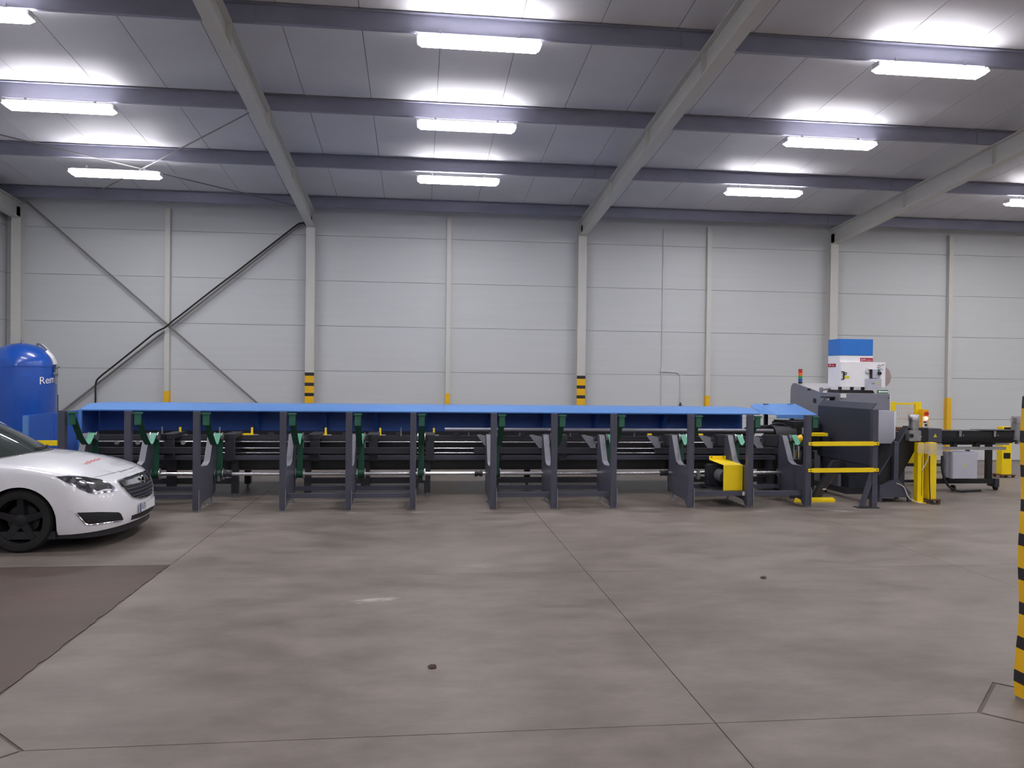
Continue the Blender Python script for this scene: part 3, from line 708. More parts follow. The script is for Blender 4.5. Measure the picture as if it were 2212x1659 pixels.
part('end_sheet_middle_flange', MB().box(-5.405,-5.385,12.72,12.80,0.05,1.29), 'panel_blue', t)
part('end_sheet_rear_flange', MB().box(-5.405,-5.36,13.60,13.64,0.05,1.30), 'hood_blue', t)
part('support_leg', MB().box(-5.3,-5.2,14.3,14.4,0,0.9), 'frame_dark', t)
part('support_leg', MB().box(5.8,5.9,14.3,14.4,0,0.9), 'frame_dark', t)
# extension cover next to the cutting head
t = thing('cover_lid', 'blue lid with two slots between the hood and the dark guard', 'machine cover', (6.5, 13.8, 1.24))
part('lid_sheet', MB().add([(6.17,13.3,1.295),(6.92,13.3,1.295),(6.92,14.16,1.462),(6.14,14.16,1.452),(6.17,13.3,1.305),(6.92,13.3,1.305),(6.92,14.16,1.472),(6.14,14.16,1.462)],[(0,3,2,1),(4,5,6,7),(0,1,5,4),(1,2,6,5),(2,3,7,6),(3,0,4,7)]), 'hood_blue', t)
part('front_lip', MB().box(6.17,6.69,13.285,13.299,1.243,1.304), 'hood_blue', t)
part('left_fill', MB().add([(6.03,13.64,1.300),(6.169,13.31,1.296),(6.139,14.16,1.452),(6.03,14.08,1.42),(6.03,13.64,1.308),(6.169,13.31,1.304),(6.139,14.16,1.461),(6.03,14.08,1.43)],[(3,2,1,0),(4,5,6,7),(0,1,5,4),(1,2,6,5),(2,3,7,6),(3,0,4,7)]), 'hood_blue', t)
for x in (6.33,6.80):
    part('slot', MB().box(x-0.05,x+0.05,14.09,14.12,1.456,1.466), 'near_black', t)
for xq in (6.30,6.80): part('lid_post', MB().box(xq,xq+0.06,14.06,14.12,0.0,1.44), 'frame_dark', t)

# cutting head zone behind the last posts
t = thing('cutting_head', 'dark cutting head with bright fittings beside the last loader post', 'cutting head', (6.2, 13.0, 0.0))
part('pedestal', MB().box(5.95,6.65,12.85,13.6,0.05,0.72), 'near_black', t, bevel=0.02)
part('chuck', MB().cyl((5.98,13.05,0.95),(6.35,13.05,0.95),0.17,24), 'near_black', t, smooth=True)
part('carriage', MB().box(6.28,6.80,12.95,13.75,0.72,1.2), 'near_black', t, bevel=0.03)
part('hose_tray', MB().prism([(5.62,1.06),(5.72,1.12),(6.15,1.12),(6.3,1.07),(6.3,1.0),(5.62,1.0)],'y',13.15,13.4), 'near_black', t)
part('hose', MB().tube(smooth_path([(5.95,13.12,1.12),(6.05,13.12,1.16),(6.18,13.12,1.16),(6.3,13.12,1.10)]),0.014,8), 'cable_black', t, smooth=True)
part('shiny_valve', MB().cyl((6.02,12.55,0.86),(6.25,12.55,0.86),0.018,10).cyl((6.12,12.55,0.88),(6.12,12.55,0.66),0.022,10).cyl((6.2,12.55,0.83),(6.2,12.55,0.62),0.04,12), 'chrome', t, smooth=True)
part('valve_block', MB().box(6.10,6.26,12.56,12.75,0.6,0.75), 'alu', t, bevel=0.01)
part('yellow_cone', MB().cyl((6.18,12.66,0.94),(6.30,12.66,0.94),0.03,18,0.07), 'stripe_yellow', t, smooth=True)
part('yellow_shelf', MB().box(6.44,6.74,12.6,12.75,0.985,1.035), 'safety_yellow', t)
part('lamp_tube', MB().cyl((6.03,12.0,1.06),(6.03,12.0,1.16),0.042,14), 'alu', t, smooth=True)
part('drive_wheel', MB().cyl((5.95,12.62,0.42),(6.08,12.62,0.42),0.17,24), 'near_black', t, smooth=True)
part('wheel_ring', MB().lathe([(0.165,0),(0.172,0.006),(0.165,0.012),(0.160,0.006)],(5.94,12.62,0.42),'x',28), 'steel_bright', t, smooth=True)
part('link_rod', MB().cyl((5.95,12.45,0.22),(6.3,12.45,0.33),0.01,8), 'steel_bright', t, smooth=True)

# ------------------------------------------------------------------ laser machine enclosure
t = thing('machine_enclosure', 'grey cutting machine enclosure with sloping roof under the filter unit', 'machine', (7.6, 14.0, 0))
ex0, ex1 = 7.15, 8.07
side = [(13.0,0.1),(13.0,1.685),(13.62,1.682),(14.62,1.842),(14.72,1.845),(14.79,1.80),(14.82,1.72),(14.85,0.1)]
part('body', MB().prism(side,'x',ex0+0.012,ex1), 'encl_grey', t)
part('left_sheet', MB().prism(side,'x',ex0,ex0+0.012), 'encl_grey', t)
part('roof_sheet', MB().prism([(13.0,1.686),(13.62,1.684),(14.62,1.845),(14.72,1.848),(14.72,1.852),(14.62,1.85),(13.62,1.689),(13.0,1.691)],'x',ex0+0.004,ex1-0.004), 'encl_top', t)
part('right_edge', MB().box(ex1,ex1+0.012,13.0,13.03,0.9,1.686), 'machine_white', t)
part('side_slot', MB().box(ex0-0.003,ex0+0.001,14.02,14.14,1.72,1.755), 'near_black', t)
part('side_window', MB().add([(ex0-0.002,13.80,1.49),(ex0-0.002,13.92,1.50),(ex0-0.002,13.92,1.58),(ex0-0.002,13.80,1.575)],[(0,1,2,3)]), 'near_black', t)
part('maker_label', MB().box(7.17,7.27,12.994,13.0,1.615,1.685), 'paper', t)
part('screw', MB().cyl((7.18,12.992,1.60),(7.18,13.0,1.60),0.01,8), 'near_black', t)
part('screw', MB().cyl((8.04,12.992,1.62),(8.04,13.0,1.62),0.01,8), 'near_black', t)
part('beacon', MB().cyl((7.02,13.2,1.50),(7.02,13.2,1.60),0.05,16), 'lens_clear', t, smooth=True)
part('beacon_bracket', MB().box(6.96,7.15,13.14,13.30,1.605,1.63).box(7.08,7.15,13.2,13.3,1.5,1.605), 'black_plastic', t)
part('lower_body', MB().box(7.2,8.2,12.75,13.0,0.1,1.05), 'hopper_dark', t)
part('base_frame', MB().box(7.16,8.2,12.76,14.8,0.0,0.10), 'frame_dark', t)
part('door', MB().box(7.58,7.88,12.56,12.74,0.868,1.415), 'door_grey', t, bevel=0.004)
part('door_edge', MB().box(7.88,7.91,12.57,12.73,0.868,1.405), 'machine_white', t)
# signal tower on the roof
t = thing('signal_tower', 'stacked red, orange, green and blue signal light on the enclosure', 'signal light', (7.21, 14.55, 1.84))
zz = 1.845
for nm, m, h in (('base','black_plastic',0.035),('blue_module','blue_plastic',0.055),('green_module','green_plastic',0.055),('orange_module','orange_plastic',0.055),('red_module','red_plastic',0.06),('cap','black_plastic',0.012)):
    part(nm, MB().cyl((7.21,14.55,zz+0.001),(7.21,14.55,zz+h),0.037,18), m, t, smooth=True); zz += h

# dark side guard (sheet in the YZ plane) held by the A-shaped stand
t = thing('side_guard', 'large dark blue-grey sheet guard in front of the grey enclosure', 'machine guard', (6.9, 12.3, 0))
part('sheet', MB().box(6.84,6.855,11.47,13.14,0.62,1.475), 'hopper_dark', t)
part('top_bevel', MB().prism([(6.84,1.475),(6.92,1.57),(6.935,1.57),(6.855,1.475)],'y',11.50,13.14), 'hopper_dark', t)
part('lower_chute', MB().prism([(11.6,0.62),(13.1,0.62),(12.9,0.38),(12.2,0.38)],'x',6.86,7.02), 'hopper_dark', t)
part('rear_leg', MB().box(6.86,6.95,13.0,13.08,0.0,0.7), 'frame_dark', t)
t = thing('barrier_stand', 'dark A-shaped stand carrying the ends of the yellow rails', 'stand', (6.8, 11.36, 0))
part('upright', MB().box(6.785,6.868,11.35,11.43,0.008,1.478), 'frame_grey', t)
part('strut', MB().prism([(6.785,0.55),(6.61,0.02),(6.675,0.02),(6.785,0.36)],'y',11.36,11.42), 'frame_grey', t)
part('foot_plate', MB().box(6.55,6.88,11.31,11.47,0.0,0.012), 'frame_dark', t)
for z, lab in ((0.965,'upper yellow barrier rail between the last loader post and the A-shaped stand'),(0.57,'lower yellow barrier rail between the last loader post and the A-shaped stand')):
    t = thing('barrier_rail', lab, 'barrier rail', (6.3, 11.33, z-0.03))
    part('bar', MB().prism([(5.765,z-0.024),(5.765,z+0.024),(5.83,z+0.024),(5.83,z+0.031),(6.79,z+0.037),(6.79,z+0.028),(6.872,z+0.028),(6.872,z-0.02),(6.79,z-0.02),(6.79,z-0.027),(5.83,z-0.033),(5.83,z-0.024)],'y',11.325,11.345), 'safety_yellow', t)
    part('slot', MB().box(5.785,5.81,11.322,11.326,z-0.006,z+0.006), 'near_black', t)
    part('slot', MB().box(6.83,6.855,11.322,11.326,z-0.003,z+0.009), 'near_black', t)
t = thing('barrier_rail', 'yellow barrier rail behind the white car, left of the first loader post', 'barrier rail', (-5.5, 11.4, 0.91))
part('bar', MB().box(-6.6,-4.80,11.40,11.425,0.915,0.985), 'safety_yellow', t)
part('end_plate', MB().box(-4.86,-4.80,11.394,11.399,0.92,0.98), 'safety_yellow', t)
part('stand', MB().box(-6.62,-6.54,11.43,11.51,0,1.1), 'frame_grey', t)
# yellow bar on floor
solo('floor_bar', MB().prism([(5.84,11.93),(6.52,11.93),(6.62,12.2),(6.0,12.2)],'z',0.0,0.035), 'safety_yellow', 'flat yellow strip on the floor under the side guard', 'floor strip')
# struts under the guard with cable ties
t = thing('support_strut', 'dark leaning strut with white ties under the side guard', 'strut', (6.6, 12.4, 0))
part('profile', MB().prism([(6.30,0.0),(6.44,0.0),(6.80,0.62),(6.66,0.62)],'y',12.25,12.33), 'frame_dark', t)
part('tie', MB().box(6.68,6.74,12.235,12.25,0.475,0.49), 'cable_white', t)
part('tie', MB().box(6.47,6.53,12.235,12.25,0.15,0.17), 'cable_white', t)
part('wire', MB().tube(smooth_path([(6.70,12.24,0.48),(6.62,12.24,0.28),(6.50,12.24,0.16),(6.42,12.24,0.01)]),0.005,6), 'rust', t)
solo('support_strut', MB().prism([(5.98,0.0),(6.10,0.0),(6.38,0.62),(6.26,0.62)],'y',12.33,12.40), 'frame_dark', 'plain dark leaning strut beside the last loader post', 'strut')

# ------------------------------------------------------------------ filter unit on the enclosure
fy0, fy1 = 13.2, 13.6; fx0, fx1 = 7.255, 7.865
t = thing('filter_unit', 'white fume filter unit with a blue top on the grey enclosure', 'filter unit', (7.6, 13.4, 1.69))
part('blue_top', MB().box(fx0,fx1,fy0,fy1,2.347,2.632), 'filter_blue', t, bevel=0.003)
part('body', MB().box(fx0+0.003,fx1+0.003,fy0+0.003,fy1,1.80,2.343), 'machine_white', t)
d = part('door', MB().box(fx0+0.012,8.085,fy0-0.03,fy0+0.003,1.80,2.235), 'machine_white', t, bevel=0.004)
part('door_handle', MB().tube([(7.275,fy0-0.031,2.06),(7.30,fy0-0.06,2.06),(7.30,fy0-0.06,1.93),(7.275,fy0-0.031,1.93)],0.012,8), 'black_plastic', d, smooth=True)
part('door_lock', MB().cyl((7.345,fy0-0.031,2.03),(7.345,fy0-0.038,2.03),0.026,18), 'black_plastic', d, smooth=True)
part('lock_mark', MB().cyl((7.345,fy0-0.038,2.03),(7.345,fy0-0.040,2.03),0.011,10), 'label_white', d)
part('yellow_label', MB().box(7.325,7.42,fy0-0.033,fy0-0.0305,1.945,1.99), 'label_yellow', d)
part('rear_shell', MB().box(fx1+0.003,8.08,fy0+0.005,fy1-0.05,1.80,2.23), 'machine_white', t)
gp = part('gauge', MB().cyl((7.745,fy0-0.031,2.08),(7.745,fy0-0.055,2.08),0.042,20), 'chrome', t, smooth=True)
part('gauge_face', MB().cyl((7.745,fy0-0.055,2.08),(7.745,fy0-0.058,2.08),0.034,18), 'label_white', gp)
part('gauge_mark', MB().box(7.765,7.778,fy0-0.0595,fy0-0.058,2.06,2.10), 'red_plastic', gp)
part('gauge_mark_green', MB().box(7.74,7.756,fy0-0.0595,fy0-0.058,2.075,2.10), 'green_plastic', gp)
sb = part('switch_box', MB().box(7.80,7.955,fy0-0.10,fy0-0.031,1.955,2.11), 'door_grey', t, bevel=0.006)
part('switch_knob', MB().cyl((7.925,fy0-0.10,2.04),(7.925,fy0-0.125,2.04),0.033,18), 'black_plastic', sb, smooth=True)
part('green_button', MB().cyl((7.915,fy0-0.10,2.094),(7.915,fy0-0.108,2.094),0.017,14), 'sign_green', sb, smooth=True)
part('switch_gasket', MB().box(7.788,7.80,fy0-0.10,fy0-0.031,1.955,2.11), 'black_plastic', sb)
jb = part('junction_box', MB().box(7.70,7.955,fy0-0.13,fy0-0.031,1.775,1.945), 'door_grey', t, bevel=0.006)
part('warning_triangle', MB().prism([(7.885,1.85),(7.935,1.85),(7.91,1.895)],'y',fy0-0.132,fy0-0.1305), 'label_yellow', jb)
tx = text_mb('0000', 0.032, 0.0005)
part('box_print', map_mb(tx, lambda v: Vector((7.80+v.x, fy0-0.1315-v.z, 1.862+v.y))), 'encl_grey', jb)
rl = part('brand_label', MB().box(7.63,fx1,fy0-0.001,fy0+0.002,2.243,2.308), 'label_red', t)
tx = text_mb('AIR', 0.042, 0.0005)
part('brand_text', map_mb(tx, lambda v: Vector((7.70+v.x, fy0-0.0025-v.z, 2.275+v.y))), 'label_white', rl)
tx = text_mb('filtration', 0.022, 0.0005)
part('brand_small_text', map_mb(tx, lambda v: Vector((7.795+v.x*1.2, fy0-0.0025-v.z, 2.268+v.y))), 'label_white', rl)
part('brand_logo', MB().prism([(7.642,2.26),(7.668,2.26),(7.655,2.29)],'y',fy0-0.003,fy0-0.0012), 'label_white', rl)
rl2 = part('brand_label', MB().box(fx0-0.001,fx0+0.002,13.33,13.595,2.145,2.205), 'label_red', t)
tx = text_mb('AIR', 0.036, 0.0005)
part('brand_text', map_mb(tx, lambda v: Vector((fx0-0.002-v.z, 13.53-v.x, 2.175+v.y))), 'label_white', rl2)
tx = text_mb('filtration', 0.018, 0.0005)
part('brand_small_text', map_mb(tx, lambda v: Vector((fx0-0.002-v.z, 13.42-v.x, 2.170+v.y))), 'label_white', rl2)
dp = part('door_plate', MB().box(7.93,8.03,fy0-0.033,fy0-0.0305,2.09,2.125), 'door_grey', t)
part('door_plate_line', MB().box(7.92,7.985,fy0-0.034,fy0-0.0305,2.138,2.146), 'label_red', t)
part('cable_loop', MB().tube(smooth_path([(7.93,fy0-0.036,2.16),(7.95,fy0-0.036,2.19),(7.99,fy0-0.036,2.17),(8.03,fy0-0.036,2.20),(8.05,fy0-0.036,2.18)]),0.004,6), 'arm_grey', t)
part('duct_disc', MB().cyl((8.09,13.45,1.98),(8.13,13.30,1.98),0.175,28), 'duct_beige', t, smooth=True)
for x in (7.28,7.5,7.7):
    part('mount_foot', MB().box(x-0.02,x+0.02,fy0,fy0+0.05,1.745,1.80), 'black_plastic', t)
part('mount_rail', MB().prism([(7.24,1.692),(7.90,1.692),(7.87,1.745),(7.26,1.745)],'y',fy0-0.01,fy1), 'black_plastic', t)
part('side_fitting', MB().cyl((7.10,13.5,1.745),(7.25,13.5,1.765),0.02,10).cyl((7.08,13.5,1.69),(7.08,13.5,1.78),0.03,12), 'galv', t, smooth=True)

# ------------------------------------------------------------------ chip conveyor right of the guard
t = thing('chip_conveyor', 'black inclined chip conveyor rising from the machine to the screw trough', 'conveyor', (7.6, 12.1, 0))
part('incline', MB().prism([(7.26,0.10),(7.47,0.10),(7.93,0.90),(7.93,0.95),(7.90,1.192),(7.775,1.192),(7.26,0.40)],'y',11.98,12.16), 'near_black', t, bevel=0.006)
part('incline_edge', MB().strip([(7.27,11.975,0.42),(7.775,11.975,1.185)],(0,1,0),0.01,0.02), 'frame_grey', t)
part('head_trough', MB().box(7.90,8.10,11.98,12.3,0.93,1.165), 'near_black', t, bevel=0.006)
part('support_post', MB().box(7.475,7.55,11.9,11.97,0.30,0.95), 'frame_grey', t)
part('base_skirt', MB().prism([(7.23,0.075),(7.71,0.075),(7.76,0.14),(7.555,0.345),(7.47,0.345),(7.30,0.26),(7.23,0.28)],'y',11.88,12.28), 'frame_grey', t)
for x, y in ((7.74,11.91),(7.25,11.91),(7.74,12.25),(7.25,12.25)):
    part('foot', MB().box(x-0.025,x+0.025,y-0.025,y+0.025,0,0.08), 'frame_grey', t)
mo = part('drive_motor', MB().cyl((7.815,11.93,1.165),(7.815,11.93,1.30),0.075,20), 'alu', t, smooth=True)
part('motor_cap', MB().lathe([(0.084,1.29),(0.086,1.36),(0.075,1.382),(0.02,1.388)],(7.815,11.93,0),'z',22), 'steel_bright', mo, smooth=True)
gb = part('gearbox', MB().box(7.70,7.90,11.86,11.975,0.965,1.135).box(7.765,7.87,11.88,11.96,1.135,1.17), 'alu', t, bevel=0.008)
part('output_shaft', MB().cyl((7.735,11.855,1.05),(7.735,11.862,1.05),0.035,16), 'near_black', gb, smooth=True)
for xq in (7.93,7.97): part('bolt', MB().cyl((xq,11.97,1.03),(xq,11.98,1.03),0.012,8), 'steel_bright', t)
# discharge box
t = thing('discharge_box', 'dark square discharge box with a yellow warning triangle', 'machine box', (8.22, 12.1, 0.92))
part('shell', MB().box(8.105,8.35,12.0,12.4,0.935,1.155), 'frame_grey', t, bevel=0.008)
part('warning_triangle', MB().prism([(8.20,1.02),(8.26,1.02),(8.23,1.075)],'y',11.996,11.9995), 'label_yellow', t)
part('side_bolt', MB().cyl((8.10,12.1,1.0),(8.105,12.1,1.0),0.015,8), 'steel_bright', t)
solo('plastic_sheet', MB().add([(7.73,11.70,0.80),(7.74,11.70,0.945),(8.14,11.70,0.948),(8.15,11.70,0.752),(7.73,11.703,0.80),(7.74,11.703,0.945),(8.14,11.703,0.948),(8.15,11.703,0.752)],[(0,1,2,3),(7,6,5,4),(0,4,5,1),(1,5,6,2),(2,6,7,3),(3,7,4,0)]), 'sheet_clear', 'clear plastic sheet hanging below the discharge box', 'sheet')
# yellow posts
def yellow_post(name, x0, x1, y0, y1, z0, z1, lab, channel=False):
    t = thing(name, lab, 'post', ((x0+x1)/2,(y0+y1)/2,0))
    if channel:
        part('column', MB().box(x0,x1,y0,y0+0.008,z0,z1).box(x0,x0+0.008,y0+0.008,y1,z0,z1).box(x1-0.008,x1,y0+0.008,y1,z0,z1), 'safety_yellow', t)
        part('slot', MB().box(x1-0.035,x1-0.027,y0-0.002,y0,z0+0.1,z1-0.2), 'near_black', t)
        part('foot_plate', MB().box(x0-0.015,x1+0.012,y0-0.06,y1+0.06,0,z0), 'safety_yellow', t)
    else:
        part('column', MB().box(x0,x1,y0,y1,z0,z1), 'safety_yellow', t, bevel=0.006)
        part('foot_plate', MB().box(x0-0.05,x1+0.05,y0-0.05,y1+0.05,z0-0.018,z0), 'rust', t)
        for (u, v) in ((x0-0.02,y0-0.02),(x1+0.02,y0-0.02),(x0-0.02,y1+0.02),(x1+0.02,y1+0.02)):
            part('foot_stud', MB().box(u-0.022,u+0.022,v-0.022,v+0.022,0,z0-0.018), 'rust', t)
    return t
yellow_post('guard_post', 7.81, 7.91, 11.80, 11.90, 0.012, 0.95, 'slim yellow slotted post on a plate beside the chip conveyor', True)
yellow_post('guard_post', 7.975, 8.10, 11.76, 11.89, 0.062, 0.95, 'thick yellow post on a rusty plate below the discharge box')
t = yellow_post('guard_post', 11.635, 11.85, 14.86, 15.02, 0.06, 1.017, 'yellow post with two dark windows behind the screw motor')
for z in (0.955, 0.44):
    part('sensor_window', MB().box(11.67,11.815,14.856,14.861,z-0.06,z+0.055), 'near_black', t)
# loose cables near the posts
solo('loose_cable', MB().tube(smooth_path([(7.92,11.72,0.86),(7.93,11.72,0.72),(7.90,11.74,0.62),(7.84,11.74,0.52)]),0.007,6), 'cable_white', 'short white cable hanging beside the slim yellow post', 'cable', smooth=True)
solo('loose_cable', MB().tube(smooth_path([(7.50,11.87,0.30),(7.62,11.86,0.24),(7.68,11.82,0.08),(7.76,11.70,0.02),(7.84,11.70,0.012)]),0.008,6), 'cable_white', 'white cable falling from the chip conveyor base to the floor', 'cable', smooth=True)
solo('loose_cable', MB().tube(smooth_path([(7.93,11.69,0.75),(7.935,11.69,0.4),(7.94,11.68,0.15),(7.94,11.66,0.015),(7.98,11.62,0.012),(8.06,11.62,0.012)]),0.009,6), 'cable_black', 'black cable running down between the two yellow posts', 'cable', smooth=True)
# mesh fence
t = thing('mesh_fence', 'yellow framed mesh fence panel standing behind the chip conveyor', 'fence', (9.4, 14.6, 0))
part('post', MB().box(9.08,9.16,14.57,14.63,0.0,1.51), 'safety_yellow', t)
part('post', MB().box(9.58,9.69,14.57,14.63,0.0,1.51), 'safety_yellow', t)
part('top_bar', MB().box(9.16,9.58,14.585,14.615,1.455,1.49), 'safety_yellow', t)
part('bottom_bar', MB().box(9.16,9.58,14.585,14.615,0.30,0.335), 'safety_yellow', t)
for k in range(10): part('mesh_wire', MB().cyl((9.185+k*0.042,14.6,0.335),(9.185+k*0.042,14.6,1.455),0.0022,5), 'stripe_yellow', t)
for k in range(13): part('mesh_wire', MB().cyl((9.16,14.603,0.36+k*0.085),(9.58,14.603,0.36+k*0.085),0.0022,5), 'stripe_yellow', t)
part('kick_sheet', MB().box(9.16,9.58,14.60,14.604,0.86,1.02), 'rust', t)
t = thing('control_box', 'yellow control box with a lit red button beside the fence', 'control box', (9.72, 14.5, 0.95))
part('housing', MB().box(9.64,9.77,14.45,14.56,0.98,1.37), 'stripe_yellow', t, bevel=0.006)
part('front_plate', MB().box(9.645,9.735,14.444,14.45,1.0,1.24), 'label_white', t)
part('lit_button', MB().cyl((9.715,14.444,1.20),(9.715,14.425,1.20),0.028,14), 'indicator_glow', t, smooth=True)
part('stop_button', MB().cyl((9.715,14.45,1.29),(9.715,14.42,1.29),0.04,14), 'red_plastic', t, smooth=True)
part('black_button', MB().cyl((9.705,14.444,1.07),(9.705,14.43,1.07),0.024,12), 'black_plastic', t, smooth=True)
part('selector', MB().box(9.66,9.72,14.43,14.444,1.12,1.14), 'black_plastic', t)
part('box_post', MB().box(9.68,9.74,14.49,14.54,0,0.98), 'safety_yellow', t)
# yellow machine piece seen below the incline
t = thing('yellow_feeder', 'yellow low feeder frame with a mesh side behind the yellow posts', 'machine part', (9.1, 13.9, 0))
part('body', MB().prism([(8.75,0.40),(9.5,0.40),(9.5,0.52),(9.15,0.55),(9.05,0.74),(8.85,0.74)],'y',13.8,14.1), 'safety_yellow', t, bevel=0.01)
part('cross_bar', MB().box(8.7,9.7,13.7,13.76,0.36,0.41), 'frame_dark', t)
part('leg', MB().box(8.78,8.84,13.85,13.95,0,0.4), 'frame_dark', t)
part('leg', MB().box(9.42,9.48,13.85,13.95,0,0.4), 'frame_dark', t)
part('low_bar', MB().box(8.7,9.6,13.72,13.76,0.06,0.11), 'frame_dark', t)
# screw trough on its frame
t = thing('screw_trough', 'long black screw trough with a grey end motor', 'screw conveyor', (9.6, 13.1, 0))
n = 10
tp = [(13.1+0.13*math.cos(a), 0.955+0.12*math.sin(a)) for a in [PI+i*PI/n for i in range(n+1)]]
part('trough', MB().prism([(13.23,1.05),(12.97,1.05)]+tp,'x',8.36,10.42), 'near_black', t)
part('cover_sheet', MB().box(8.36,9.75,12.96,13.24,1.052,1.058), 'near_black', t)
part('cover_sheet', MB().box(9.75,10.42,12.95,13.25,1.065,1.072), 'frame_dark', t)
for x in (8.72, 9.35, 10.0):
    part('clamp', MB().box(x-0.02,x+0.02,12.945,12.96,0.96,1.06), 'galv', t)
    part('clamp_bolt', MB().cyl((x+0.06,12.95,0.98),(x+0.06,12.965,0.98),0.012,8), 'steel_bright', t)
part('hanger', MB().box(9.30,9.37,13.05,13.15,0.76,0.86), 'near_black', t)
part('hanger', MB().box(9.72,9.80,13.05,13.15,0.76,0.86), 'near_black', t)
part('lower_rod', MB().cyl((8.4,13.08,0.825),(10.1,13.08,0.825),0.012,8), 'near_black', t, smooth=True)
part('cable_loop', MB().tube(smooth_path([(8.36,12.98,1.10),(8.42,12.97,1.13),(8.50,12.97,1.11),(8.56,12.97,1.06)]),0.006,6), 'cable_black', t, smooth=True)
em = part('end_motor', MB().cyl((10.48,13.0,0.90),(10.48,13.0,1.20),0.11,22), 'galv', t, smooth=True)
part('motor_cap', MB().lathe([(0.118,1.2),(0.12,1.29),(0.10,1.315),(0.02,1.32)],(10.48,13.0,0),'z',22), 'steel_bright', em, smooth=True)
part('motor_foot', MB().cyl((10.50,13.0,0.83),(10.50,13.0,0.90),0.07,18), 'alu', em, smooth=True)
t = thing('trough_frame', 'black frame on castors carrying the screw trough and grey cabinet', 'frame', (9.6, 13.2, 0))
part('upright', MB().box(10.045,10.135,13.18,13.26,0.12,0.86), 'near_black', t)
part('upright', MB().box(9.66,9.70,13.18,13.24,0.15,0.72), 'frame_dark', t)
part('upright', MB().box(8.80,9.05,13.15,13.27,0.1,0.80), 'near_black', t)
part('upper_rail', MB().box(8.55,10.12,12.83,12.9,0.74,0.79), 'alu', t)
part('loose_profile', MB().box(8.9,10.55,13.30,13.36,0.785,0.825), 'alu', t)
part('lower_rail', MB().box(8.8,10.21,13.12,13.25,0.12,0.20), 'near_black', t)
part('end_block', MB().box(10.13,10.215,13.1,13.3,0.06,0.205), 'frame_dark', t)
for x, y in ((9.35,13.12),(8.9,13.3),(10.17,13.14)):
    part('castor', MB().cyl((x-0.02,y,0.05),(x+0.02,y,0.05),0.05,18), 'tyre', t, smooth=True)
t = thing('electric_cabinet', 'light grey electric cabinet with a warning triangle below the screw trough', 'cabinet', (9.34, 13.0, 0.2))
part('body', MB().box(9.11,9.57,12.82,13.08,0.245,0.70), 'door_grey', t, bevel=0.008)
part('door', MB().box(9.113,9.567,12.80,12.818,0.25,0.695), 'door_grey', t, bevel=0.004)
part('warning_triangle', MB().prism([(9.315,0.455),(9.365,0.455),(9.34,0.50)],'y',12.796,12.7995), 'label_yellow', t)
part('mount', MB().box(9.15,9.5,12.95,13.12,0.198,0.245), 'frame_dark', t)
solo('loose_hose', MB().tube(smooth_path([(9.05,13.0,0.62),(9.03,12.95,0.35),(9.1,12.9,0.12),(9.25,12.86,0.03),(9.5,12.9,0.025),(9.75,12.95,0.025)]),0.02,8), 'cable_black', 'black hose sagging to the floor around the grey cabinet', 'hose', smooth=True)
solo('metal_bar', MB().box(9.9,10.95,15.6,15.66,0,0.05), 'galv', 'grey metal bar lying on the floor behind the trough frame', 'metal bar')

# ------------------------------------------------------------------ small things on the floor
def clod(x, y, r, lab, seed):
    rd = random.Random(seed); mb = MB(); n = 9; m = 5
    vs = []
    for i in range(m+1):
        a = PI*i/m
        for k in range(n):
            b = 2*PI*k/n; q = r*(0.75+0.5*rd.random())
            vs.append((x+q*1.3*math.sin(a)*math.cos(b), y+q*math.sin(a)*math.sin(b), max(0.0, r*0.45+q*0.55*math.cos(a))))
    fs = [(i*n+k, i*n+(k+1)%n, (i+1)*n+(k+1)%n, (i+1)*n+k) for i in range(m) for k in range(n)]
    mb.add(vs, fs); solo('dry_leaf', mb, 'leaf', lab, 'debris')
clod(0.111, 5.27, 0.022, 'small brown dry clod on the floor in front of the middle rack', 3)
clod(3.316, 7.38, 0.022, 'small brown dry clod on the floor in front of the yellow guard', 5)

# ------------------------------------------------------------------ white car
CX, CY = -4.14, 9.85                       # front axle, centre line; the car points along +x
car = thing('car', 'white passenger car with dark wheels parked in front of the loader', 'car', (CX, CY, 0))
def interp(tab, x):
    if x <= tab[0][0]: return tab[0][1]
    for (a, b), (c, d) in zip(tab[:-1], tab[1:]):
        if x <= c:
            s = (x-a)/(c-a); return b + (d-b)*s
    return tab[-1][1]
LEV = [(0.0,0.962,0.885),(0.1,0.984,0.905),(0.267,0.99,0.92),(0.45,0.982,0.925),(0.6,0.97,0.925),(0.72,0.952,0.92),(0.82,0.928,0.912),(0.9,0.902,0.902),(0.96,0.87,0.89),(1.0,0.825,0.868)]
FX = [(f,x) for f,x,_ in LEV]; FW = [(f,ww) for f,_,ww in LEV]
ZCR = [(-3.9,0.96),(-2,0.955),(-1,0.94),(-0.5,0.922),(0,0.888),(0.3,0.838),(0.5,0.788),(0.65,0.758),(0.83,0.742)]
ZCT = [(-0.15,1.0),(0.05,0.97),(0.3,0.925),(0.45,0.888),(0.58,0.852),(0.68,0.82),(0.76,0.787),(0.81,0.76),(0.83,0.742)]
AR, AZ = 0.375, 0.325
def zbot(x, y, wheel):
    z = 0.185 + 0.045*max(0.0, (x-0.45)/0.6)
    if wheel and abs(x) < AR: z = AZ + math.sqrt(max(0.0, AR*AR - x*x))*0.985
    xr = x + 2.737
    if wheel and abs(xr) < AR: z = AZ + math.sqrt(max(0.0, AR*AR - xr*xr))*0.985
    return z
rings = []                                  # each ring: list of local points from bottom to crest, then hood to centre
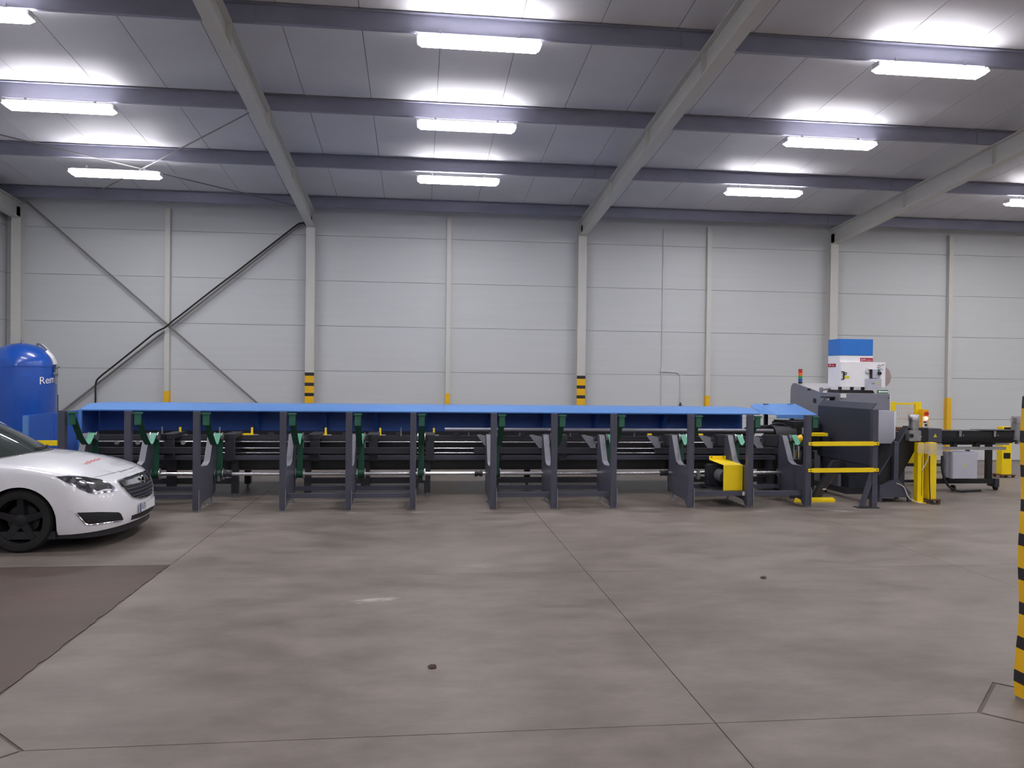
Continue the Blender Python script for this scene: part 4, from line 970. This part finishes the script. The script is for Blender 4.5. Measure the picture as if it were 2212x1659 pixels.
def ring(x, phi, wheel=True, forced=None):
    pts = []
    if phi is None:
        zb = zbot(x, 0, wheel) if forced is None else forced
        zc = interp(ZCR, x)
        for f, xn, ww in LEV:
            z = zb + f*(zc-zb); fr = (z-0.185)/(zc-0.185)
            tail = 1.0 - 0.25*max(0.0, (-3.1-x)/0.75)**2
            pts.append(Vector((x, -interp(FW, fr)*tail, z)))
    else:
        for f, xn, ww in LEV:
            ne = 3.3 - 1.2*f; u = math.sin(phi)**(2/ne); xx = 0.40 + (xn-0.40)*u; y = ww*max(0.0, math.cos(phi))
            zb = zbot(xx, y, False); zc = interp(ZCR, 0.40+(0.83-0.40)*u)
            pts.append(Vector((xx, -y, zb + f*(zc-zb))))
    c = pts[-1]; n = 8
    if c.x > -0.62: zt = interp(ZCT, c.x)
    else: zt = c.z + 0.005
    for k in range(1, n+1):
        r = k/n; y = c.y*(1-r)
        pts.append(Vector((c.x, y, c.z + (max(zt,c.z)-c.z)*(1-(1-r)**2.2))))
    return pts
side_x = [-3.85,-3.7,-3.5,-3.3,-3.15]
def arch_xs(c): return [c-AR-0.001] + [c-AR*math.cos(PI*i/20) for i in range(21)] + [c+AR+0.001]
for x in side_x: rings.append(ring(x, None))
for x in arch_xs(-2.737): rings.append(ring(x, None))
for x in (-2.2,-1.9,-1.6,-1.3,-1.0,-0.8,-0.6,-0.5): rings.append(ring(x, None))
for x in arch_xs(0.0): rings.append(ring(x, None))
rings.append(ring(0.398, None))
for i in range(1, 25): rings.append(ring(0, i/24*PI/2))
def shell(mirror):
    mb = MB(); n = len(rings[0])
    sg = -1 if mirror else 1
    vs = [(CX+p.x, CY+sg*p.y, p.z) for r in rings for p in r]
    fs = []
    for i in range(len(rings)-1):
        for k in range(n-1):
            f = (i*n+k, (i+1)*n+k, (i+1)*n+k+1, i*n+k+1)
            fs.append(f if not mirror else f[::-1])
    fs.append(tuple(range(n)))
    return mb.add(vs, fs)
bodymb = shell(False); b2 = shell(True); bodymb.add(b2.v, b2.f)
body = part('body_shell', bodymb, 'car_paint', car, smooth=True)
body.data.set_sharp_from_angle(angle=math.radians(60))
bvh = BVHTree.FromPolygons([Vector(v) for v in bodymb.v], bodymb.f)
outl = [(p[1].x*0.95, p[1].y*0.95) for p in rings[5:]]
under = [(CX+x, CY+y) for x, y in outl] + [(CX+x, CY-y) for x, y in outl[::-1]]
part('underbody', MB().prism(under, 'z', 0.14, 0.22), 'car_trim', car)
def wheel_well(x):
    for s in (-1, 1):
        mb = MB(); n = 24; ys = (s*0.90, s*0.62)
        pr = [(x+AR*1.02*math.cos(PI*i/n), AZ+AR*1.0*math.sin(PI*i/n)) for i in range(n+1)] + [(x-AR*1.02,0.17)]
        pr = [(x+AR*1.02,0.17)] + pr
        vs = [(CX+p[0], CY+yy, p[1]) for yy in ys for p in pr]; m = len(pr)
        fs = [(i,i+1,m+i+1,m+i) for i in range(m-1)] + [tuple(range(m,2*m))]
        mb.add(vs, fs); part('wheel_well', mb, 'near_black', car, smooth=True)
wheel_well(0.0); wheel_well(-2.737)
# wheels
def wheel_meshes():
    tp = [(0.235,-0.10),(0.27,-0.108),(0.31,-0.105),(0.328,-0.085),(0.335,-0.05),(0.335,0.05),(0.328,0.085),(0.31,0.105),(0.27,0.108),(0.235,0.10)]
    ty = mesh_of(MB().lathe(tp+tp[:1],(0,0,0),'y',48,caps=False), 'tyre', 'tyre', smooth=True)
    rb = MB().lathe([(0.238,-0.09),(0.232,-0.06),(0.225,0.0),(0.225,0.09),(0.236,0.095)],(0,0,0),'y',48,caps=False)
    rim = mesh_of(rb, 'rim_barrel', 'rim', smooth=True)
    sp = MB()
    for k in range(5):
        a = k*2*PI/5 + PI/2
        def P(r, off, y): return (r*math.cos(a)+off*math.cos(a+PI/2), y, r*math.sin(a)+off*math.sin(a+PI/2))
        sp.add([P(0.04,-0.045,-0.065),P(0.04,0.045,-0.065),P(0.235,0.03,-0.085),P(0.235,-0.03,-0.085),P(0.04,-0.045,-0.03),P(0.04,0.045,-0.03),P(0.235,0.03,-0.04),P(0.235,-0.03,-0.04)],
               [(0,1,2,3),(7,6,5,4),(0,4,5,1),(1,5,6,2),(2,6,7,3),(3,7,4,0)])
    spm = mesh_of(sp, 'spokes', 'rim', bevel=0.006)
    hub = mesh_of(MB().lathe([(0.07,-0.03),(0.065,-0.07),(0.03,-0.078),(0.0,-0.078)],(0,0,0),'y',20), 'hub_cap', 'rim', smooth=True)
    disc = mesh_of(MB().cyl((0,0.0,0),(0,0.02,0),0.16,28), 'brake_disc', 'car_trim', smooth=True)
    return ty, rim, spm, hub, disc
WM = wheel_meshes()
for x in (0.0, -2.737):
    for s in (-1, 1):
        wy = CY + s*0.80
        wo = inst('tyre', WM[0], car, (CX+x, wy, 0.335))
        if s == 1: wo.rotation_euler = (0,0,PI)
        for nm, me in zip(('rim_barrel','spokes','hub_cap','brake_disc'), WM[1:]):
            o = bpy.data.objects.new(nm, me); COL.objects.link(o); o.parent = wo; ORI[o.name] = ORI[wo.name]
# patches cast onto the body
def cast_px(px, py):
    d = pix_ray(px, py).normalized(); o = Vector((0,0,CH))
    h = bvh.ray_cast(o, d); return h[0], h[1]
def cast_front(y, z):
    h = bvh.ray_cast(Vector((CX+2.0, CY+y, z)), Vector((-1,0,0))); return h[0], h[1]
def cast_top(x, y):
    h = bvh.ray_cast(Vector((CX+x, CY+y, 2.5)), Vector((0,0,-1))); return h[0], h[1]
def inside(p, poly):
    c = False; n = len(poly)
    for i in range(n):
        (x1,y1),(x2,y2) = poly[i], poly[(i+1)%n]
        if (y1 > p[1]) != (y2 > p[1]) and p[0] < (x2-x1)*(p[1]-y1)/(y2-y1)+x1: c = not c
    return c
def dens(poly, step, closed=True):
    out = []; n = len(poly)
    for i in range(n if closed else n-1):
        a, b = Vector(poly[i]), Vector(poly[(i+1)%n]); m = max(1, int((b-a).length/step))
        out += [tuple(a+(b-a)*k/m) for k in range(m)]
    if not closed: out.append(tuple(poly[-1]))
    return out
def patch(poly, cast, step, off, mirror=False):
    """sheet following the body inside the outline; off = distance proud of the surface"""
    pl = dens(poly, step); n = len(pl)
    xs = [p[0] for p in pl]; ys = [p[1] for p in pl]
    pts = [Vector(p) for p in pl]
    gx = min(xs)+step/2
    while gx < max(xs):
        gy = min(ys)+step/2
        while gy < max(ys):
            if inside((gx,gy), pl) and min((Vector((gx,gy))-Vector(p)).length for p in pl) > step*0.4: pts.append(Vector((gx,gy)))
            gy += step
        gx += step
    r = delaunay_2d_cdt(pts, [], [list(range(n))], 1, 1e-6)
    V3 = []; ok = []
    for p in r[0]:
        loc, nn = cast(p.x, p.y)
        if loc is None: V3.append((0,0,0)); ok.append(False); continue
        if nn.dot(Vector((CX,CY,0.4))-loc) > 0: nn = -nn
        q = loc + nn*off; V3.append(tuple(q)); ok.append(True)
    mb = MB(); mb.add(V3, [tuple(f) for f in r[2] if all(ok[i] for i in f)])
    if mirror:
        m2 = MB(); m2.v = [(v[0], 2*CY-v[1], v[2]) for v in mb.v]; m2.f = [f[::-1] for f in mb.f]; return mb, m2
    return mb
def line(poly, cast, step, rad, off=0.0, closed=False, mirror=False):
    pts = []
    for p in dens(poly, step, closed):
        loc, nn = cast(*p)
        if loc is None: continue
        if nn.dot(Vector((CX,CY,0.4))-loc) > 0: nn = -nn
        pts.append(loc + nn*off)
    if closed: pts.append(pts[0])
    mb = MB().tube(pts, rad, 6)
    if mirror:
        m2 = MB(); m2.v = [(v[0], 2*CY-v[1], v[2]) for v in mb.v]; m2.f = [f[::-1] for f in mb.f]; return mb, m2
    return mb
HL = [(120.4,1029.3),(152,1028),(184.5,1030.4),(217,1035.8),(236.5,1044.5),(251.7,1055.3),(252.8,1060.7),(234.4,1064),(206.2,1067.2),(191,1065),(171.4,1056.4),(152,1046.6),(136.7,1039)]
for mb in patch(HL, cast_px, 6, 0.004, True):
    hl = part('headlight', mb, 'lamp_inner', car, smooth=True)
hl_in = [(140,1036,4),(158,1039,6),(178,1044,8),(199,1049,8),(222,1047,3),(232,1052,3)]
for (ax, ay, r) in hl_in:
    poly = [(ax+r*math.cos(k*PI/5), ay+0.8*r*math.sin(k*PI/5)) for k in range(10)]
    for mb in patch(poly, cast_px, 3, 0.008, True):
        part('reflector', mb, 'chrome', hl, smooth=True)
dark = [(187,1033),(215,1038),(232,1046),(243,1055),(225,1056),(214,1060),(205,1058),(196,1040)]
for mb in patch(dark, cast_px, 4, 0.0065, True): part('lamp_bezel', mb, 'car_trim', hl, smooth=True)
drl = [(204,1062),(214,1061.5),(224,1057.5),(240,1057.5),(241,1059.5),(225,1060.5),(214,1064),(204,1064)]
for mb in patch(drl, cast_px, 3, 0.009, True): part('running_light', mb, 'label_white', hl, smooth=True)
FOG = [(163.8,1107.4),(217,1105.9),(256,1106.6),(261,1110),(265.8,1120.4),(264.8,1123.7),(223.5,1129),(193,1133),(184.5,1131)]
for mb in patch(FOG, cast_px, 6, 0.004, True): part('fog_opening', mb, 'near_black', car, smooth=True)
for mb in line([(163.8,1107.4),(184.5,1131.5),(193,1134),(223.5,1130),(262,1125)], cast_px, 5, 0.010, 0.002, mirror=True): part('fog_trim', mb, 'chrome', car, smooth=True)
# front view parts: y across, z up
GR = [(-0.48,0.70),(-0.3,0.712),(0,0.718),(0.3,0.712),(0.48,0.70),(0.475,0.64),(0.43,0.57),(0.35,0.50),(0.2,0.462),(0,0.452),(-0.2,0.462),(-0.35,0.50),(-0.43,0.57),(-0.475,0.64)]
grl = part('grille', patch(GR, cast_front, 0.04, 0.004), 'near_black', car, smooth=True)
part('grille_frame', line(GR, cast_front, 0.04, 0.010, 0.003, closed=True), 'chrome', grl, smooth=True)
part('grille_bar', patch([(-0.46,0.683),(0,0.695),(0.46,0.683),(0.44,0.635),(0,0.63),(-0.44,0.635)], cast_front, 0.03, 0.012), 'chrome', grl, smooth=True)
for z, hw in ((0.595,0.42),(0.555,0.39),(0.517,0.345),(0.483,0.27)):
    part('grille_slat', line([(-hw,z),(hw,z)], cast_front, 0.04, 0.008, 0.006), 'frame_grey', grl, smooth=True)
p0, n0 = cast_front(0, 0.645)
part('emblem_ring', MB().lathe([(0.052,0.0),(0.060,0.008),(0.068,0.0)],(p0.x+0.012,CY,0.645),'x',28), 'chrome', grl, smooth=True)
part('emblem_bolt', MB().add([(p0.x+0.022,CY+y,0.645+z) for y,z in ((-0.085,-0.008),(0.012,0.01),(-0.004,-0.002),(0.085,0.008),(-0.012,-0.01),(0.004,0.002))],[(0,1,5,4),(1,2,5),(2,3,4,5)]), 'chrome', grl)
LI = [(-0.38,0.25),(-0.1,0.238),(0.1,0.238),(0.38,0.25),(0.38,0.30),(-0.38,0.30)]
part('lower_intake', patch(LI, cast_front, 0.04, 0.004), 'near_black', car, smooth=True)
pl0 = max(cast_front(y, 0.40)[0].x for y in (0,))
npl = part('number_plate', MB().box(pl0+0.004,pl0+0.014,CY-0.26,CY+0.26,0.308,0.42), 'plate_white', car, bevel=0.003)
part('plate_band', MB().box(pl0+0.0142,pl0+0.0155,CY-0.258,CY-0.215,0.311,0.417), 'plate_blue', npl)
part('plate_edge', MB().tube([(pl0+0.015,CY+y,z) for y,z in ((-0.255,0.312),(0.255,0.312),(0.255,0.416),(-0.255,0.416),(-0.255,0.312))],0.002,6), 'plate_ink', npl)
tx = text_mb('KR', 0.105, 0.0005)
part('plate_text', map_mb(tx, lambda v: Vector((pl0+0.0150+v.z, CY-0.125+v.x, 0.364+v.y))), 'plate_ink', npl)
# hood shut line, red lettering on the hood
for mb in line([(205,1031),(240,1023),(270,1015.5),(291,1010)], cast_px, 6, 0.0028, -0.0005, mirror=True): part('hood_seam', mb, 'car_trim', car)
rs = [[(182,1001.5),(189,995.5),(194,996.5),(188,1003)],[(189.5,1000.5),(197,993.5),(202,995),(195,1001)],[(198,996.5),(205,991.3),(210,992.5),(203,997.5)],[(206,994),(213,989.6),(219,991),(211,994.8)]]
for r in rs: part('hood_decal', patch(r, cast_px, 3, 0.002), 'decal_red', car)
part('hood_decal', patch([(176,1001),(190,1003.2),(192,1004.2),(178,1002.2)], cast_px, 3, 0.002), 'decal_grey', car)
# greenhouse
def grid(fn, nu, nv):
    mb = MB(); vs = [fn(i/nu, j/nv) for i in range(nu+1) for j in range(nv+1)]
    fs = [(i*(nv+1)+j, (i+1)*(nv+1)+j, (i+1)*(nv+1)+j+1, i*(nv+1)+j+1) for i in range(nu) for j in range(nv)]
    return mb.add(vs, fs)
def C(x, y, z): return Vector((CX+x, CY+y, z))
def ws(u, v):
    vv = 2*v-1
    b = Vector((-0.13-0.36*vv*vv, 0.72*vv, 0.992-0.045*vv*vv)); tp = Vector((-1.02-0.12*vv*vv, 0.57*vv, 1.425-0.03*vv*vv))
    p = b.lerp(tp, u); p.z += 0.03*math.sin(PI*u); return C(*p)
part('windshield', grid(ws, 12, 16), 'car_glass', car, smooth=True)
for v, s in ((0,-1),(1,1)):
    pts = [ws(u/8, v) + Vector((0, s*0.025, 0.0)) for u in range(9)]
    part('roof_pillar', MB().strip(pts, (0,1,0), 0.07, 0.03), 'car_paint', car, smooth=True)
part('scuttle', MB().tube([ws(0.0, j/16)+Vector((0.02,0,-0.012)) for j in range(17)], 0.022, 6), 'car_trim', car, smooth=True)
wp = [ws(0.06, j/20)+Vector((0.012,0,0.012)) for j in range(8,18)]
part('wiper', MB().tube(wp, 0.008, 6), 'car_trim', car, smooth=True)
def rf(u, v):
    vv = 2*v-1; x = -1.02-0.12*vv*vv - u*1.55
    z = 1.425 + 0.055*math.sin(PI*min(1,u*0.8+0.1)) - 0.04*u - 0.03*vv*vv
    return C(x, 0.57*vv, z)
part('roof', grid(rf, 10, 12), 'car_paint', car, smooth=True)
def rw(u, v):
    vv = 2*v-1
    a = Vector((-2.57-0.12*vv*vv, 0.57*vv, rf(1,v).z)); b = Vector((-3.3, 0.68*vv, 1.0)); p = a.lerp(b, u); return C(*p)
part('rear_window', grid(rw, 8, 8), 'car_glass', car, smooth=True)
for s in (-1, 1):
    def sw(u, v):
        lo = Vector((-0.49-u*2.75, s*0.80, 0.935)); 
        tu = rf(min(1,u*1.02), 0 if s < 0 else 1) - Vector((CX,CY,0)); hi = Vector((max(tu.x, -2.69), s*0.572, tu.z))
        return C(*lo.lerp(hi, v))
    part('side_windows', grid(sw, 12, 4), 'car_glass', car, smooth=True)
    part('belt_trim', MB().tube([sw(u/12,0) for u in range(13)], 0.012, 6), 'chrome', car, smooth=True)
    part('door_mirror', MB().lathe([(0.01,-0.10),(0.06,-0.07),(0.075,0.0),(0.06,0.07),(0.01,0.10)],(CX-0.95,CY+s*0.97,0.98),'y',14), 'car_paint', car, smooth=True)
    part('mirror_arm', MB().cyl((CX-0.95,CY+s*0.84,0.94),(CX-0.95,CY+s*0.93,0.97),0.02,8), 'car_trim', car, smooth=True)
part('dashboard', MB().box(CX-1.0,CX-0.55,CY-0.62,CY+0.62,0.92,0.955), 'car_trim', car)
